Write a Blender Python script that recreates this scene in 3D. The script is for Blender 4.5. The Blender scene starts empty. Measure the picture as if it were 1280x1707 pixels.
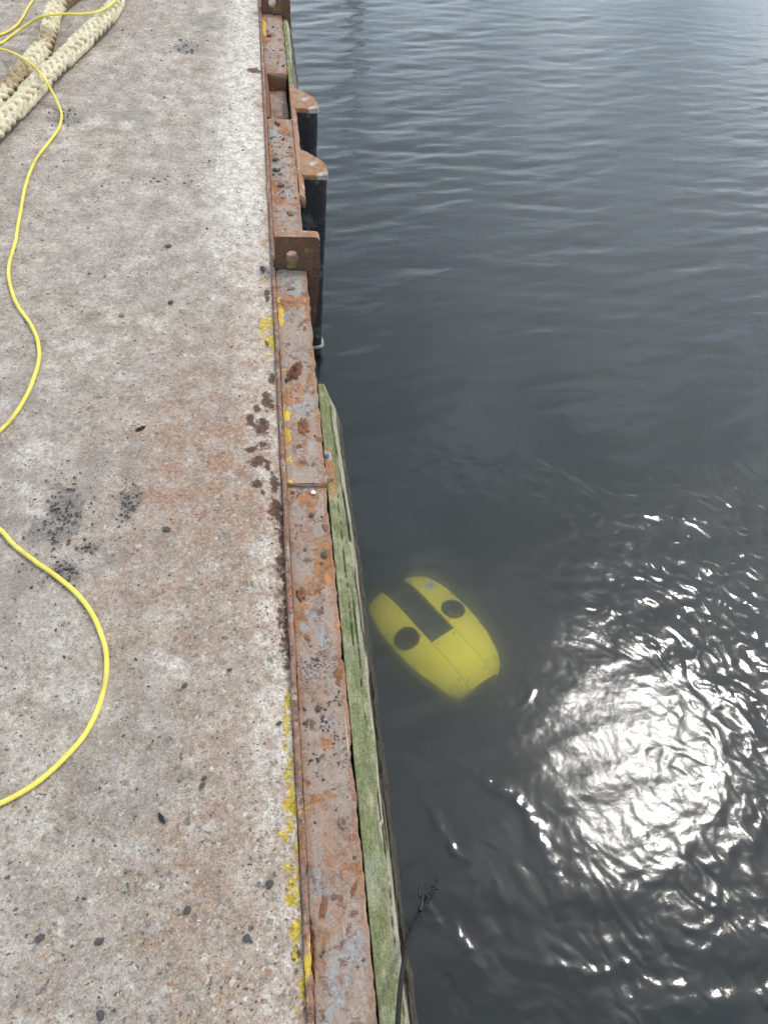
import bpy, bmesh, math, random
import numpy as np
from mathutils import Matrix, Vector

S = bpy.context.scene
COL = S.collection
R = math.radians
rng = np.random.default_rng(7)
random.seed(7)

# ------------------------------------------------------------------ camera
CAM_H = 1.55                       # eye height above the quay deck (deck = z 0)
WATER = -0.95                      # water level
cam_d = bpy.data.cameras.new('camera')
cam = bpy.data.objects.new('camera', cam_d); COL.objects.link(cam)
cam_d.sensor_fit = 'AUTO'; cam_d.sensor_width = 36.0; cam_d.lens = 27.04
cam_d.clip_start = 0.02; cam_d.clip_end = 3000
cam.matrix_world = Matrix(((0.98885160, 0.03542266, -0.14462969, 0.0),
                           (-0.11843534, 0.77581515, -0.61974505, 0.0),
                           (0.09025289, 0.62996515, 0.77136134, CAM_H),
                           (0, 0, 0, 1)))
S.camera = cam

# ------------------------------------------------------------------ light
SUN_DIR = Vector((0.42833, 0.30178, 0.85174)).normalized()     # towards the sun
SUN_EL = math.asin(SUN_DIR.z); SUN_AZ = math.atan2(SUN_DIR.x, SUN_DIR.y)
sun_d = bpy.data.lights.new('sun', 'SUN'); sun_d.energy = 1.3; sun_d.angle = R(5.0)
sun_d.color = (1.0, 0.965, 0.91)
sun = bpy.data.objects.new('sun', sun_d); COL.objects.link(sun)
sun.rotation_euler = SUN_DIR.to_track_quat('Z', 'Y').to_euler(); sun.location = (4, 3, 8)

world = bpy.data.worlds.new('World'); S.world = world; world.use_nodes = True
wt = world.node_tree; wn = wt.nodes; wl = wt.links
for n_ in list(wn): wn.remove(n_)
w_out = wn.new('ShaderNodeOutputWorld'); w_bg = wn.new('ShaderNodeBackground')
w_sky = wn.new('ShaderNodeTexSky'); w_sky.sky_type = 'NISHITA'; w_sky.sun_disc = False
w_sky.sun_elevation = SUN_EL; w_sky.sun_rotation = SUN_AZ
w_sky.air_density = 1.0; w_sky.dust_density = 7.0
w_tc = wn.new('ShaderNodeTexCoord'); w_mp = wn.new('ShaderNodeMapping')
w_mp.inputs['Scale'].default_value = (1.0, 1.0, 2.2)
w_ns = wn.new('ShaderNodeTexNoise'); w_ns.inputs['Scale'].default_value = 6.5
w_ns.inputs['Detail'].default_value = 6; w_ns.inputs['Roughness'].default_value = 0.55
w_rp = wn.new('ShaderNodeValToRGB')
w_rp.color_ramp.elements[0].position = 0.41; w_rp.color_ramp.elements[0].color = (4.9, 6.4, 8.0, 1)
w_rp.color_ramp.elements[1].position = 0.63; w_rp.color_ramp.elements[1].color = (15.8, 17.9, 20.0, 1)
w_mx = wn.new('ShaderNodeMix'); w_mx.data_type = 'RGBA'; w_mx.inputs['Factor'].default_value = 0.64
wl.new(w_tc.outputs['Generated'], w_mp.inputs['Vector']); wl.new(w_mp.outputs['Vector'], w_ns.inputs['Vector'])
wl.new(w_ns.outputs['Fac'], w_rp.inputs['Fac'])
wl.new(w_sky.outputs['Color'], w_mx.inputs['A']); wl.new(w_rp.outputs['Color'], w_mx.inputs['B'])
w_sp = wn.new('ShaderNodeSeparateXYZ'); w_mr = wn.new('ShaderNodeMapRange'); w_vm = wn.new('ShaderNodeVectorMath'); w_vm.operation = 'SCALE'
w_mr.interpolation_type = 'SMOOTHSTEP'
w_mr.inputs['From Min'].default_value = 0.0; w_mr.inputs['From Max'].default_value = 0.75; w_mr.inputs['To Min'].default_value = 1.55; w_mr.inputs['To Max'].default_value = 0.95
wl.new(w_tc.outputs['Generated'], w_sp.inputs[0]); wl.new(w_sp.outputs['Z'], w_mr.inputs['Value'])
wl.new(w_mx.outputs['Result'], w_vm.inputs[0]); wl.new(w_mr.outputs['Result'], w_vm.inputs['Scale'])
wl.new(w_vm.outputs['Vector'], w_bg.inputs['Color']); w_bg.inputs['Strength'].default_value = 0.1
wl.new(w_bg.outputs['Background'], w_out.inputs['Surface'])

S.view_settings.view_transform = 'Standard'; S.view_settings.look = 'None'
S.view_settings.gamma = 1.0; S.view_settings.use_curve_mapping = False
S.view_settings.exposure = 0.42
S.render.engine = 'CYCLES'
c_ = S.cycles
c_.use_denoising = True
c_.max_bounces = 5; c_.diffuse_bounces = 2; c_.glossy_bounces = 2; c_.transmission_bounces = 2
c_.use_adaptive_sampling = True; c_.adaptive_threshold = 0.04; c_.adaptive_min_samples = 12
c_.transparent_max_bounces = 12; c_.volume_bounces = 3
c_.sample_clamp_indirect = 8.0

# ------------------------------------------------------------------ noise (numpy)
def _lat(ix, iy, seed):
    h = (ix.astype(np.int64) * 374761393 + iy.astype(np.int64) * 668265263 + seed * 974634277) & 0xFFFFFFFF
    h = ((h ^ (h >> 13)) * 1274126177) & 0xFFFFFFFF
    h = ((h ^ (h >> 16)) * 2246822519) & 0xFFFFFFFF
    return ((h ^ (h >> 15)) & 0xFFFFFF) / float(0x1000000)

def vnoise(x, y, seed=0):
    ix = np.floor(x); iy = np.floor(y); fx = x - ix; fy = y - iy
    u = fx * fx * fx * (fx * (fx * 6 - 15) + 10); v = fy * fy * fy * (fy * (fy * 6 - 15) + 10)
    def g(dx, dy):
        a = _lat(ix + dx, iy + dy, seed) * 2 * np.pi
        return np.cos(a) * (fx - dx) + np.sin(a) * (fy - dy)
    a = g(0, 0); b = g(1, 0); c = g(0, 1); d = g(1, 1)
    return ((a + (b - a) * u) * (1 - v) + (c + (d - c) * u) * v) * 1.45

def fbm(x, y, freq, octv=4, seed=0, gain=0.5):
    s = 0.0; a = 1.0; f = freq; t = 0.0
    for o in range(octv):
        s = s + a * vnoise(x * f + 17.3 * o, y * f - 9.1 * o, seed + o * 31); t += a
        a *= gain; f *= 2.03
    return s / t

def worley(x, y, freq, seed=0):
    x = x * freq; y = y * freq; ix = np.floor(x); iy = np.floor(y)
    best = np.full(x.shape, 9.0); cid = np.zeros(x.shape)
    for dx in (-1, 0, 1):
        for dy in (-1, 0, 1):
            px = ix + dx; py = iy + dy
            qx = px + _lat(px, py, seed); qy = py + _lat(px, py, seed + 5)
            d = np.hypot(x - qx, y - qy); m = d < best
            best = np.where(m, d, best); cid = np.where(m, _lat(px, py, seed + 11), cid)
    return best, cid

def sstep(a, b, x):
    t = np.clip((x - a) / (b - a), 0, 1); return t * t * (3 - 2 * t)

def blob(x, y, cx, cy, rx, ry, wob=None):
    d = np.hypot((x - cx) / rx, (y - cy) / ry)
    if wob is not None: d = d + wob
    return sstep(1.15, 0.75, d)

def axis(*segs):
    """non-uniform axis: (start, stop, step0, step1) pieces, step growing from step0 to step1"""
    out = []
    for a, b, s0, s1 in segs:
        t = a
        while t < b - 1e-9:
            out.append(t); k = (t - a) / (b - a); t += s0 + (s1 - s0) * k
    out.append(segs[-1][1])
    return np.array(out)

# ------------------------------------------------------------------ mesh helpers
def mesh_np(name, V, F, smooth=True):
    """V (n,3), F (m,4) or (m,3) index array"""
    V = np.ascontiguousarray(V, np.float32); F = np.ascontiguousarray(F, np.int32)
    me = bpy.data.meshes.new(name); k = F.shape[1]
    me.vertices.add(len(V)); me.vertices.foreach_set('co', V.ravel())
    me.loops.add(F.size); me.loops.foreach_set('vertex_index', F.ravel())
    me.polygons.add(len(F)); me.polygons.foreach_set('loop_start', np.arange(0, F.size, k, dtype=np.int32))
    me.update(calc_edges=True)
    me.polygons.foreach_set('use_smooth', np.full(len(F), smooth)); me.update()
    return me

def grid_faces(nu, nv, off=0, flip=False):
    """vertex index = v*nu + u"""
    v, u = np.meshgrid(np.arange(nv - 1), np.arange(nu - 1), indexing='ij')
    a = (v * nu + u).ravel() + off
    f = np.stack([a, a + 1, a + 1 + nu, a + nu], 1)
    return f[:, ::-1] if flip else f

def attr(me, name, vals):
    a = me.attributes.new(name, 'FLOAT', 'POINT'); a.data.foreach_set('value', np.ascontiguousarray(vals, np.float32).ravel())

def link(name, me, mat=None, parent=None):
    o = bpy.data.objects.new(name, me); COL.objects.link(o)
    if mat is not None:
        if len(me.materials) == 0: me.materials.append(mat)
    if parent is not None: o.parent = parent
    return o

def empty(name, loc=(0, 0, 0)):
    o = bpy.data.objects.new(name, None); o.empty_display_size = 0.1; o.location = loc; COL.objects.link(o); return o

def tag(o, label=None, cat=None, group=None, kind=None):
    if label: o['label'] = label
    if cat: o['category'] = cat
    if group: o['group'] = group
    if kind: o['kind'] = kind
    return o

def from_bm(name, bm, mat, parent=None, smooth=False, bevel=0.0, seg=2):
    if bevel:
        bmesh.ops.bevel(bm, geom=list(bm.edges), offset=bevel, segments=seg, affect='EDGES', clamp_overlap=True)
    bmesh.ops.recalc_face_normals(bm, faces=bm.faces)
    me = bpy.data.meshes.new(name); bm.to_mesh(me); bm.free()
    for p in me.polygons: p.use_smooth = smooth
    return link(name, me, mat, parent)

def bm_box(bm, x0, x1, y0, y1, z0, z1):
    g = bmesh.ops.create_cube(bm, size=1.0)['verts']
    for v in g:
        v.co = Vector((x0 + (v.co.x + .5) * (x1 - x0), y0 + (v.co.y + .5) * (y1 - y0), z0 + (v.co.z + .5) * (z1 - z0)))
    return g

def tube_arrays(P, rad, n=10, closed_caps=True):
    """swept tube through points P (m,3), rad scalar or (m,)"""
    P = np.asarray(P, float); m = len(P); rad = np.broadcast_to(np.asarray(rad, float), (m,))
    T = np.gradient(P, axis=0); T /= np.linalg.norm(T, axis=1)[:, None] + 1e-12
    N = np.zeros_like(P); ref = np.array([0, 0, 1.0])
    if abs(T[0] @ ref) > 0.9: ref = np.array([1.0, 0, 0])
    nprev = ref - T[0] * (ref @ T[0]); nprev /= np.linalg.norm(nprev)
    for i in range(m):
        q = nprev - T[i] * (nprev @ T[i]); q /= np.linalg.norm(q) + 1e-12; N[i] = q; nprev = q
    B = np.cross(T, N)
    a = np.linspace(0, 2 * np.pi, n, endpoint=False)
    V = P[:, None, :] + rad[:, None, None] * (np.cos(a)[None, :, None] * N[:, None, :] + np.sin(a)[None, :, None] * B[:, None, :])
    V = V.reshape(-1, 3)
    i, j = np.meshgrid(np.arange(m - 1), np.arange(n), indexing='ij'); j2 = (j + 1) % n
    F = np.stack([i * n + j, i * n + j2, (i + 1) * n + j2, (i + 1) * n + j], -1).reshape(-1, 4)
    if closed_caps:
        c0 = len(V); V = np.vstack([V, P[0], P[-1]])
        k = np.arange(n); k2 = (k + 1) % n
        F = np.vstack([F, np.stack([np.full(n, c0), k2, k, np.full(n, c0)], 1)[:, [0, 1, 2, 2]],
                       np.stack([np.full(n, c0 + 1), (m - 1) * n + k, (m - 1) * n + k2, (m - 1) * n + k2], 1)])
    return V, F

def tube_mesh(name, P, rad, n=10):
    V, F = tube_arrays(P, rad, n, False)
    m = len(P)
    me = bpy.data.meshes.new(name)
    faces = [tuple(f) for f in F.tolist()]
    faces.append(tuple(range(n))[::-1]); faces.append(tuple(range((m - 1) * n, m * n)))
    me.from_pydata(V.tolist(), [], faces); me.update()
    me.polygons.foreach_set('use_smooth', np.ones(len(faces), bool)); return me

def spline(P, step):
    """Catmull-Rom through P, resampled at ~step"""
    P = np.asarray(P, float); Q = np.vstack([2 * P[0] - P[1], P, 2 * P[-1] - P[-2]]); out = []
    for i in range(len(P) - 1):
        p0, p1, p2, p3 = Q[i:i + 4]
        t = np.linspace(0, 1, 24, endpoint=False)[:, None]
        out.append(.5 * (2 * p1 + (p2 - p0) * t + (2 * p0 - 5 * p1 + 4 * p2 - p3) * t ** 2 + (3 * p1 - p0 - 3 * p2 + p3) * t ** 3))
    C = np.vstack(out + [P[-1:]])
    L = np.r_[0, np.cumsum(np.linalg.norm(np.diff(C, axis=0), axis=1))]
    s = np.linspace(0, L[-1], max(3, int(L[-1] / step)))
    return np.stack([np.interp(s, L, C[:, k]) for k in range(3)], 1), s

def prism(name, poly, z0, z1, mat, parent=None, bevel=0.0, axis_='z', hole=None):
    """extrude a 2-D outline; axis_ 'z': poly=(x,y); axis_ 'y': poly=(x,z)"""
    bm = bmesh.new()
    def P(p, h): return (p[0], p[1], h) if axis_ == 'z' else (p[0], h, p[1])
    loops = [poly] + ([hole] if hole else [])
    edges = []
    for lp in loops:
        vs = [bm.verts.new(P(p, z0)) for p in lp]
        edges += [bm.edges.new((vs[i], vs[(i + 1) % len(vs)])) for i in range(len(vs))]
    bmesh.ops.triangle_fill(bm, edges=edges, use_beauty=True)
    g = bmesh.ops.extrude_face_region(bm, geom=list(bm.faces))
    d = Vector((0, 0, z1 - z0)) if axis_ == 'z' else Vector((0, z1 - z0, 0))
    bmesh.ops.translate(bm, verts=[e for e in g['geom'] if isinstance(e, bmesh.types.BMVert)], vec=d)
    bmesh.ops.recalc_face_normals(bm, faces=bm.faces)
    if bevel:
        sharp = [e for e in bm.edges if len(e.link_faces) == 2 and e.calc_face_angle(0) > 0.9]
        bmesh.ops.bevel(bm, geom=sharp, offset=bevel, segments=2, affect='EDGES', clamp_overlap=True)
    return from_bm(name, bm, mat, parent)

# ------------------------------------------------------------------ material helper
class MT:
    def __init__(s, name):
        s.m = bpy.data.materials.new(name); s.m.use_nodes = True
        s.t = s.m.node_tree; s.n = s.t.nodes
        for x in list(s.n): s.n.remove(x)
        s.out = s.n.new('ShaderNodeOutputMaterial')
        s.tc = s.n.new('ShaderNodeTexCoord').outputs['Object']
    def L(s, a, b):
        if isinstance(a, (int, float)): b.default_value = a
        elif isinstance(a, tuple): b.default_value = (*a, 1) if len(a) == 3 and len(b.default_value) == 4 else a
        else: s.t.links.new(a, b)
    def map(s, sc=(1, 1, 1), vec=None, loc=(0, 0, 0)):
        m = s.n.new('ShaderNodeMapping'); m.inputs['Scale'].default_value = sc; m.inputs['Location'].default_value = loc
        s.L(vec or s.tc, m.inputs['Vector']); return m.outputs['Vector']
    def noise(s, scale, detail=4, rough=.5, vec=None, dist=0.0, out='Fac'):
        k = s.n.new('ShaderNodeTexNoise'); k.inputs['Scale'].default_value = scale; k.inputs['Detail'].default_value = detail
        k.inputs['Roughness'].default_value = rough; k.inputs['Distortion'].default_value = dist
        s.L(vec or s.tc, k.inputs['Vector']); return k.outputs[out]
    def vor(s, scale, vec=None, feature='F1', rand=1.0):
        k = s.n.new('ShaderNodeTexVoronoi'); k.feature = feature; k.inputs['Scale'].default_value = scale
        k.inputs['Randomness'].default_value = rand
        s.L(vec or s.tc, k.inputs['Vector']); return k
    def attr(s, name):
        k = s.n.new('ShaderNodeAttribute'); k.attribute_name = name; return k.outputs['Fac']
    def math(s, op, a, b=0.0, clamp=False):
        k = s.n.new('ShaderNodeMath'); k.operation = op; k.use_clamp = clamp
        s.L(a, k.inputs[0]); s.L(b, k.inputs[1]); return k.outputs[0]
    def step(s, x, lo, hi):
        k = s.n.new('ShaderNodeMapRange'); k.interpolation_type = 'SMOOTHSTEP'
        k.inputs['From Min'].default_value = lo; k.inputs['From Max'].default_value = hi
        s.L(x, k.inputs['Value']); return k.outputs['Result']
    def ramp(s, x, *stops):
        k = s.n.new('ShaderNodeValToRGB'); e = k.color_ramp.elements
        while len(e) < len(stops): e.new(0.5)
        for q, (p, c) in zip(e, stops): q.position = p; q.color = (*c, 1)
        s.L(x, k.inputs['Fac']); return k.outputs['Color']
    def mix(s, f, a, b, mode='MIX'):
        k = s.n.new('ShaderNodeMix'); k.data_type = 'RGBA'; k.blend_type = mode; k.clamp_factor = True
        s.L(f, k.inputs[0]); s.L(a, k.inputs[6]); s.L(b, k.inputs[7]); return k.outputs[2]
    def sep(s, v):
        k = s.n.new('ShaderNodeSeparateXYZ'); s.L(v, k.inputs[0]); return k.outputs
    def bump(s, h, strength=.5, dist=.002, normal=None):
        k = s.n.new('ShaderNodeBump'); k.inputs['Strength'].default_value = strength; k.inputs['Distance'].default_value = dist
        s.L(h, k.inputs['Height'])
        if normal is not None: s.L(normal, k.inputs['Normal'])
        return k.outputs['Normal']
    def bsdf(s, color, rough=.8, normal=None, metal=0.0, spec=.4):
        k = s.n.new('ShaderNodeBsdfPrincipled'); s.L(color, k.inputs['Base Color']); s.L(rough, k.inputs['Roughness'])
        s.L(metal, k.inputs['Metallic']); k.inputs['Specular IOR Level'].default_value = spec
        if normal is not None: s.L(normal, k.inputs['Normal'])
        s.L(k.outputs['BSDF'], s.out.inputs['Surface']); return k

# ------------------------------------------------------------------ materials
def concrete_mat():
    m = MT('concrete')
    big = m.noise(2.2, 6, .6); mid = m.noise(14, 8, .65); fine = m.noise(260, 5, .7); grit = m.noise(90, 6, .75)
    col = m.ramp(mid, (.27, (.225, .188, .155)), (.5, (.365, .32, .27)), (.73, (.54, .49, .43)))
    col = m.mix(m.step(big, .35, .7), col, m.mix(.5, col, (.33, .29, .265)))
    # white bloom / worn cement near the edge
    wh = m.math('MULTIPLY', m.attr('white'), m.step(m.noise(30, 10, .8), .36, .58))
    col = m.mix(m.math('MULTIPLY', wh, .9), col, (.72, .68, .62))
    # rust bleeding
    ru = m.math('MULTIPLY', m.attr('rust'), m.step(m.noise(17, 8, .7), .28, .66))
    col = m.mix(m.math('MULTIPLY', ru, .8), col, m.ramp(m.noise(60, 5, .7), (.3, (.22, .11, .068)), (.7, (.42, .27, .185))))
    # aggregate: two sizes of exposed stones
    for sc, thr, d0, d1, seed, amt in ((48, .70, .30, .36, 0.0, .65), (95, .66, .30, .40, 3.1, .85), (170, .62, .30, .42, 7.7, .7)):
        vv = m.map((1, 1, .2), loc=(seed, seed * 2, 0))
        dn = m.noise(sc * 2.2, 2, .5, vec=vv, out='Color')
        k0 = m.n.new('ShaderNodeMix'); k0.data_type = 'VECTOR'; k0.inputs[0].default_value = .012
        m.L(vv, k0.inputs[4]); m.L(dn, k0.inputs[5])
        v = m.vor(sc, vec=k0.outputs[1])
        cs = m.sep(v.outputs['Color'])
        pick = m.step(m.math('ADD', cs[0], m.math('MULTIPLY', m.attr('agg'), .32)), thr, thr + .06)
        inside = m.math('SUBTRACT', 1.0, m.step(v.outputs['Distance'], d0, d1))
        msk = m.math('MULTIPLY', m.math('MULTIPLY', pick, inside), amt)
        stone = m.ramp(cs[1], (0.0, (.055, .055, .06)), (.16, (.10, .095, .09)), (.3, (.36, .17, .065)), (.45, (.30, .20, .12)),
                       (.62, (.45, .34, .21)), (.78, (.27, .25, .23)), (.9, (.62, .58, .5)))
        stone = m.mix(.10, stone, col); stone = m.mix(m.math('SUBTRACT', 1.0, m.attr('agg')), stone, m.mix(.62, stone, col))
        col = m.mix(msk, col, stone)
    # pits and crumbs
    wv = m.n.new('ShaderNodeMix'); wv.data_type = 'VECTOR'; wv.inputs[0].default_value = .02
    m.L(m.map((1, 1.5, .2), loc=(1.3, 4.1, 0)), wv.inputs[4]); m.L(m.noise(120, 3, .6, out='Color'), wv.inputs[5])
    v = m.vor(90, vec=wv.outputs[1]); cs = m.sep(v.outputs['Color'])
    pr = m.math('MULTIPLY', m.math('POWER', cs[0], 2.0), .30)              # every pit its own size
    pit = m.math('MULTIPLY', m.step(m.math('ADD', cs[2], m.math('MULTIPLY', big, .5)), .92, 1.0), m.step(m.math('SUBTRACT', pr, v.outputs['Distance']), -.05, .06))
    col = m.mix(m.math('MULTIPLY', pit, .8), col, (.075, .062, .052))
    # dark gritty patches
    dk = m.math('MULTIPLY', m.attr('dark'), m.step(grit, .36, .60))
    col = m.mix(m.math('MULTIPLY', dk, .72), col, m.ramp(fine, (.35, (.035, .035, .04)), (.62, (.12, .12, .13)), (.75, (.4, .4, .4))))
    # brown rust crust
    br = m.step(m.math('ADD', m.attr('brown'), m.math('MULTIPLY', m.math('SUBTRACT', m.noise(44, 9, .82), .5), 2.6)), .54, .76)
    col = m.mix(m.math('MULTIPLY', br, .92), col, m.ramp(fine, (.3, (.035, .018, .014)), (.7, (.14, .068, .045))))
    # flaking yellow paint
    yl = m.step(m.math('ADD', m.math('MULTIPLY', m.attr('yellow'), .5), m.math('MULTIPLY', m.math('SUBTRACT', m.noise(27, 9, .74), .5), 1.9)), .39, .43)
    col = m.mix(yl, col, m.ramp(m.noise(120, 4, .7), (.35, (.34, .24, .04)), (.6, (.60, .46, .085))))
    gr = m.ramp(fine, (.30, (.60, .58, .56)), (.5, (.99, .99, .99)), (.70, (1.3, 1.3, 1.3)))
    col = m.mix(1.0, col, gr, 'MULTIPLY')
    col = m.mix(1.0, col, m.ramp(grit, (.32, (.64, .61, .57)), (.68, (1.22, 1.22, 1.22))), 'MULTIPLY')
    h = m.math('ADD', m.math('MULTIPLY', grit, .7), m.math('MULTIPLY', fine, .5))
    h = m.math('SUBTRACT', h, m.math('MULTIPLY', pit, .5))
    m.bsdf(col, .92, m.bump(h, .95, .0055), spec=.25)
    return m.m

def rust_mat(name, base=(.30, .25, .22), orange=(.36, .155, .055), dark=(.085, .04, .028), grey=(.235, .25, .265),
             o_amt=(.53, .66), g_amt=(.53, .57), d_amt=(.60, .66), attrs=False, seed=0.0, sc=1.0):
    m = MT(name)
    v = m.map((1, .8, 1), loc=(seed, seed * 1.7, seed * .6))
    a = m.noise(9 * sc, 7, .62, vec=v, dist=.4); b = m.noise(13 * sc, 6, .6, vec=m.map((1, .7, 1), loc=(seed + 4.2, 1.1, 2)), dist=.3)
    c = m.noise(22 * sc, 7, .7, vec=m.map(loc=(seed + 9, 3, 1))); fine = m.noise(230, 5, .72); grit = m.noise(70, 6, .72)
    col = m.mix(m.step(grit, .3, .7), base, tuple(q * 1.35 for q in base))
    col = m.mix(m.step(m.noise(30 * sc, 5, .6, vec=v), .4, .65), col, m.mix(.5, col, (base[0] * 1.22, base[1] * .98, base[2] * .9)))
    col = m.mix(m.step(b, *g_amt), col, m.ramp(grit, (.3, tuple(q * .8 for q in grey)), (.7, tuple(q * 1.25 for q in grey))))
    col = m.mix(m.math('MULTIPLY', m.step(a, *o_amt), .85), col, m.mix(m.step(c, .40, .56), m.ramp(grit, (.3, tuple(q * .45 for q in orange)), (.7, tuple(q * 1.0 for q in orange))), m.ramp(grit, (.3, tuple(q * .8 for q in orange)), (.7, tuple(q * 1.4 for q in orange)))))
    col = m.mix(m.math('MULTIPLY', m.step(c, *d_amt), .85), col, m.ramp(fine, (.3, tuple(q * .7 for q in dark)), (.7, tuple(q * 2 for q in dark))))
    # broken outlines of lifting paint and scale
    for src, lev in ((a, .5), (b, .55), (c, .56)):
        cl = m.math('SUBTRACT', 1.0, m.step(m.math('ABSOLUTE', m.math('SUBTRACT', src, lev)), .0, .011))
        col = m.mix(m.math('MULTIPLY', m.math('MULTIPLY', cl, m.step(m.noise(18, 3, .5), .42, .58)), .7), col, dark)
    if attrs:
        yl = m.step(m.math('ADD', m.math('MULTIPLY', m.attr('yellow'), .5), m.math('MULTIPLY', m.math('SUBTRACT', m.noise(26, 7, .70), .5), 1.6)), .40, .425)
        col = m.mix(yl, col, m.ramp(grit, (.3, (.40, .26, .025)), (.6, (.68, .47, .05))))
        sl = m.math('MULTIPLY', m.attr('rustedge'), m.step(grit, .25, .6))
        col = m.mix(m.math('MULTIPLY', sl, .8), col, m.ramp(fine, (.3, (.13, .055, .03)), (.7, (.34, .15, .055))))
        # fine dark grit lying in the hollows
        gp = m.math('MULTIPLY', m.attr('gritty'), m.step(m.noise(150, 4, .7), .5, .56))
        col = m.mix(gp, col, m.ramp(fine, (.3, (.03, .03, .033)), (.7, (.13, .125, .13))))
        # pale scuffs dragged along the beam
        sx = m.noise(1, 3, .5, vec=m.map((160, 5, 10)))
        col = m.mix(m.math('MULTIPLY', m.step(sx, .66, .72), .55), col, (.45, .41, .37))
    col = m.mix(1.0, col, m.ramp(fine, (.28, (.7, .7, .7)), (.5, (1, 1, 1)), (.74, (1.25, 1.25, 1.25))), 'MULTIPLY')
    h = m.math('ADD', m.math('MULTIPLY', grit, .6), m.math('ADD', m.math('MULTIPLY', fine, .35), m.math('MULTIPLY', m.step(a, *o_amt), -.5)))
    m.bsdf(col, .78, m.bump(h, .7, .0025), spec=.35)
    return m.m

def timber_mat():
    m = MT('weathered_timber')
    g1 = m.noise(1, 6, .65, vec=m.map((120, 5, 60)), dist=.3); g2 = m.noise(1, 5, .6, vec=m.map((340, 22, 170)))
    mott = m.noise(1, 7, .72, vec=m.map((46, 20, 40))); fuzz = m.noise(230, 5, .75); big = m.noise(7, 5, .6)
    pale = m.ramp(g1, (.3, (.16, .14, .095)), (.55, (.32, .295, .215)), (.75, (.43, .40, .31)))
    algae = m.ramp(mott, (.30, (.095, .10, .047)), (.5, (.195, .195, .10)), (.70, (.34, .32, .205)))
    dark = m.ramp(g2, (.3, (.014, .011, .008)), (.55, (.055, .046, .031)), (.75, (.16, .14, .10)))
    clump = m.noise(13, 6, .7); lines = m.noise(1, 4, .6, vec=m.map((210, 7, 60)), dist=.6)
    algae = m.mix(m.step(clump, .40, .62), algae, m.mix(.6, algae, (.10, .13, .045)))
    algae = m.mix(m.math('MULTIPLY', m.step(lines, .54, .68), .25), algae, (.29, .285, .18))
    algae = m.mix(m.math('MULTIPLY', m.step(lines, .45, .34), .3), algae, (.08, .085, .045))
    al = m.step(m.math('ADD', m.attr('algae'), m.math('MULTIPLY', m.math('SUBTRACT', mott, .5), .9)), .28, .72)
    col = m.mix(al, pale, algae)
    col = m.mix(m.math('MULTIPLY', m.step(big, .52, .68), .45), col, (.27, .27, .21))
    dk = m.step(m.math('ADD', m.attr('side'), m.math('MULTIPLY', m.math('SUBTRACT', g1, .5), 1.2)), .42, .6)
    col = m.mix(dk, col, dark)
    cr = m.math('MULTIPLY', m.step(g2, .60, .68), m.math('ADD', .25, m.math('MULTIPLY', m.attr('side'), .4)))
    col = m.mix(cr, col, (.03, .026, .018))
    col = m.mix(m.math('MULTIPLY', m.attr('crack'), .75), col, (.02, .016, .011))
    col = m.mix(m.math('MULTIPLY', m.attr('rustst'), m.step(mott, .3, .6)), col, (.36, .17, .06))
    col = m.mix(1.0, col, m.ramp(fuzz, (.30, (.45, .47, .42)), (.5, (1, 1, 1)), (.70, (1.45, 1.45, 1.4))), 'MULTIPLY')
    h = m.math('ADD', m.math('MULTIPLY', g1, .8), m.math('ADD', m.math('MULTIPLY', g2, .4), m.math('MULTIPLY', fuzz, .4)))
    m.bsdf(col, .88, m.bump(h, .85, .004), spec=.3)
    return m.m

def simple_mat(name, c0, c1, scale=40, rough=.6, bump=.3, bd=.001, spec=.4, metal=0.0):
    m = MT(name); a = m.noise(scale, 6, .65); f = m.noise(scale * 6, 4, .7)
    col = m.ramp(a, (.3, c0), (.7, c1))
    col = m.mix(1.0, col, m.ramp(f, (.3, (.82, .82, .82)), (.7, (1.14, 1.14, 1.14))), 'MULTIPLY')
    m.bsdf(col, rough, m.bump(m.math('ADD', a, f), bump, bd), metal, spec); return m.m

def rope_mat():
    m = MT('braided_rope_fibre')
    d = m.noise(5.5, 5, .6); f = m.noise(1, 4, .7, vec=m.map((260, 260, 260))); mo = m.noise(40, 5, .7)
    col = m.ramp(mo, (.3, (.42, .35, .22)), (.55, (.64, .56, .39)), (.75, (.77, .69, .52)))
    dirt = m.step(m.math('ADD', m.attr('dirt'), m.math('MULTIPLY', m.math('SUBTRACT', mo, .5), 1.2)), .45, .7)
    col = m.mix(m.math('MULTIPLY', dirt, .8), col, m.ramp(f, (.3, (.15, .09, .04)), (.7, (.40, .27, .13))))
    col = m.mix(m.math('MULTIPLY', m.step(d, .55, .7), .3), col, (.33, .30, .22))
    col = m.mix(1.0, col, m.ramp(f, (.28, (.7, .7, .68)), (.72, (1.2, 1.2, 1.2))), 'MULTIPLY')
    m.bsdf(col, .85, m.bump(m.math('ADD', f, mo), .6, .002), spec=.3); return m.m

def rov_yellow_mat():
    m = MT('rov_yellow_plastic'); a = m.noise(9, 5, .6); f = m.noise(55, 5, .7)
    col = m.ramp(a, (.3, (.88, .755, .03)), (.7, (.94, .83, .05)))
    col = m.mix(m.math('MULTIPLY', m.step(f, .6, .75), .35), col, (.62, .54, .05))
    m.bsdf(col, .65, m.bump(f, .1, .001), spec=.2); return m.m

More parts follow.
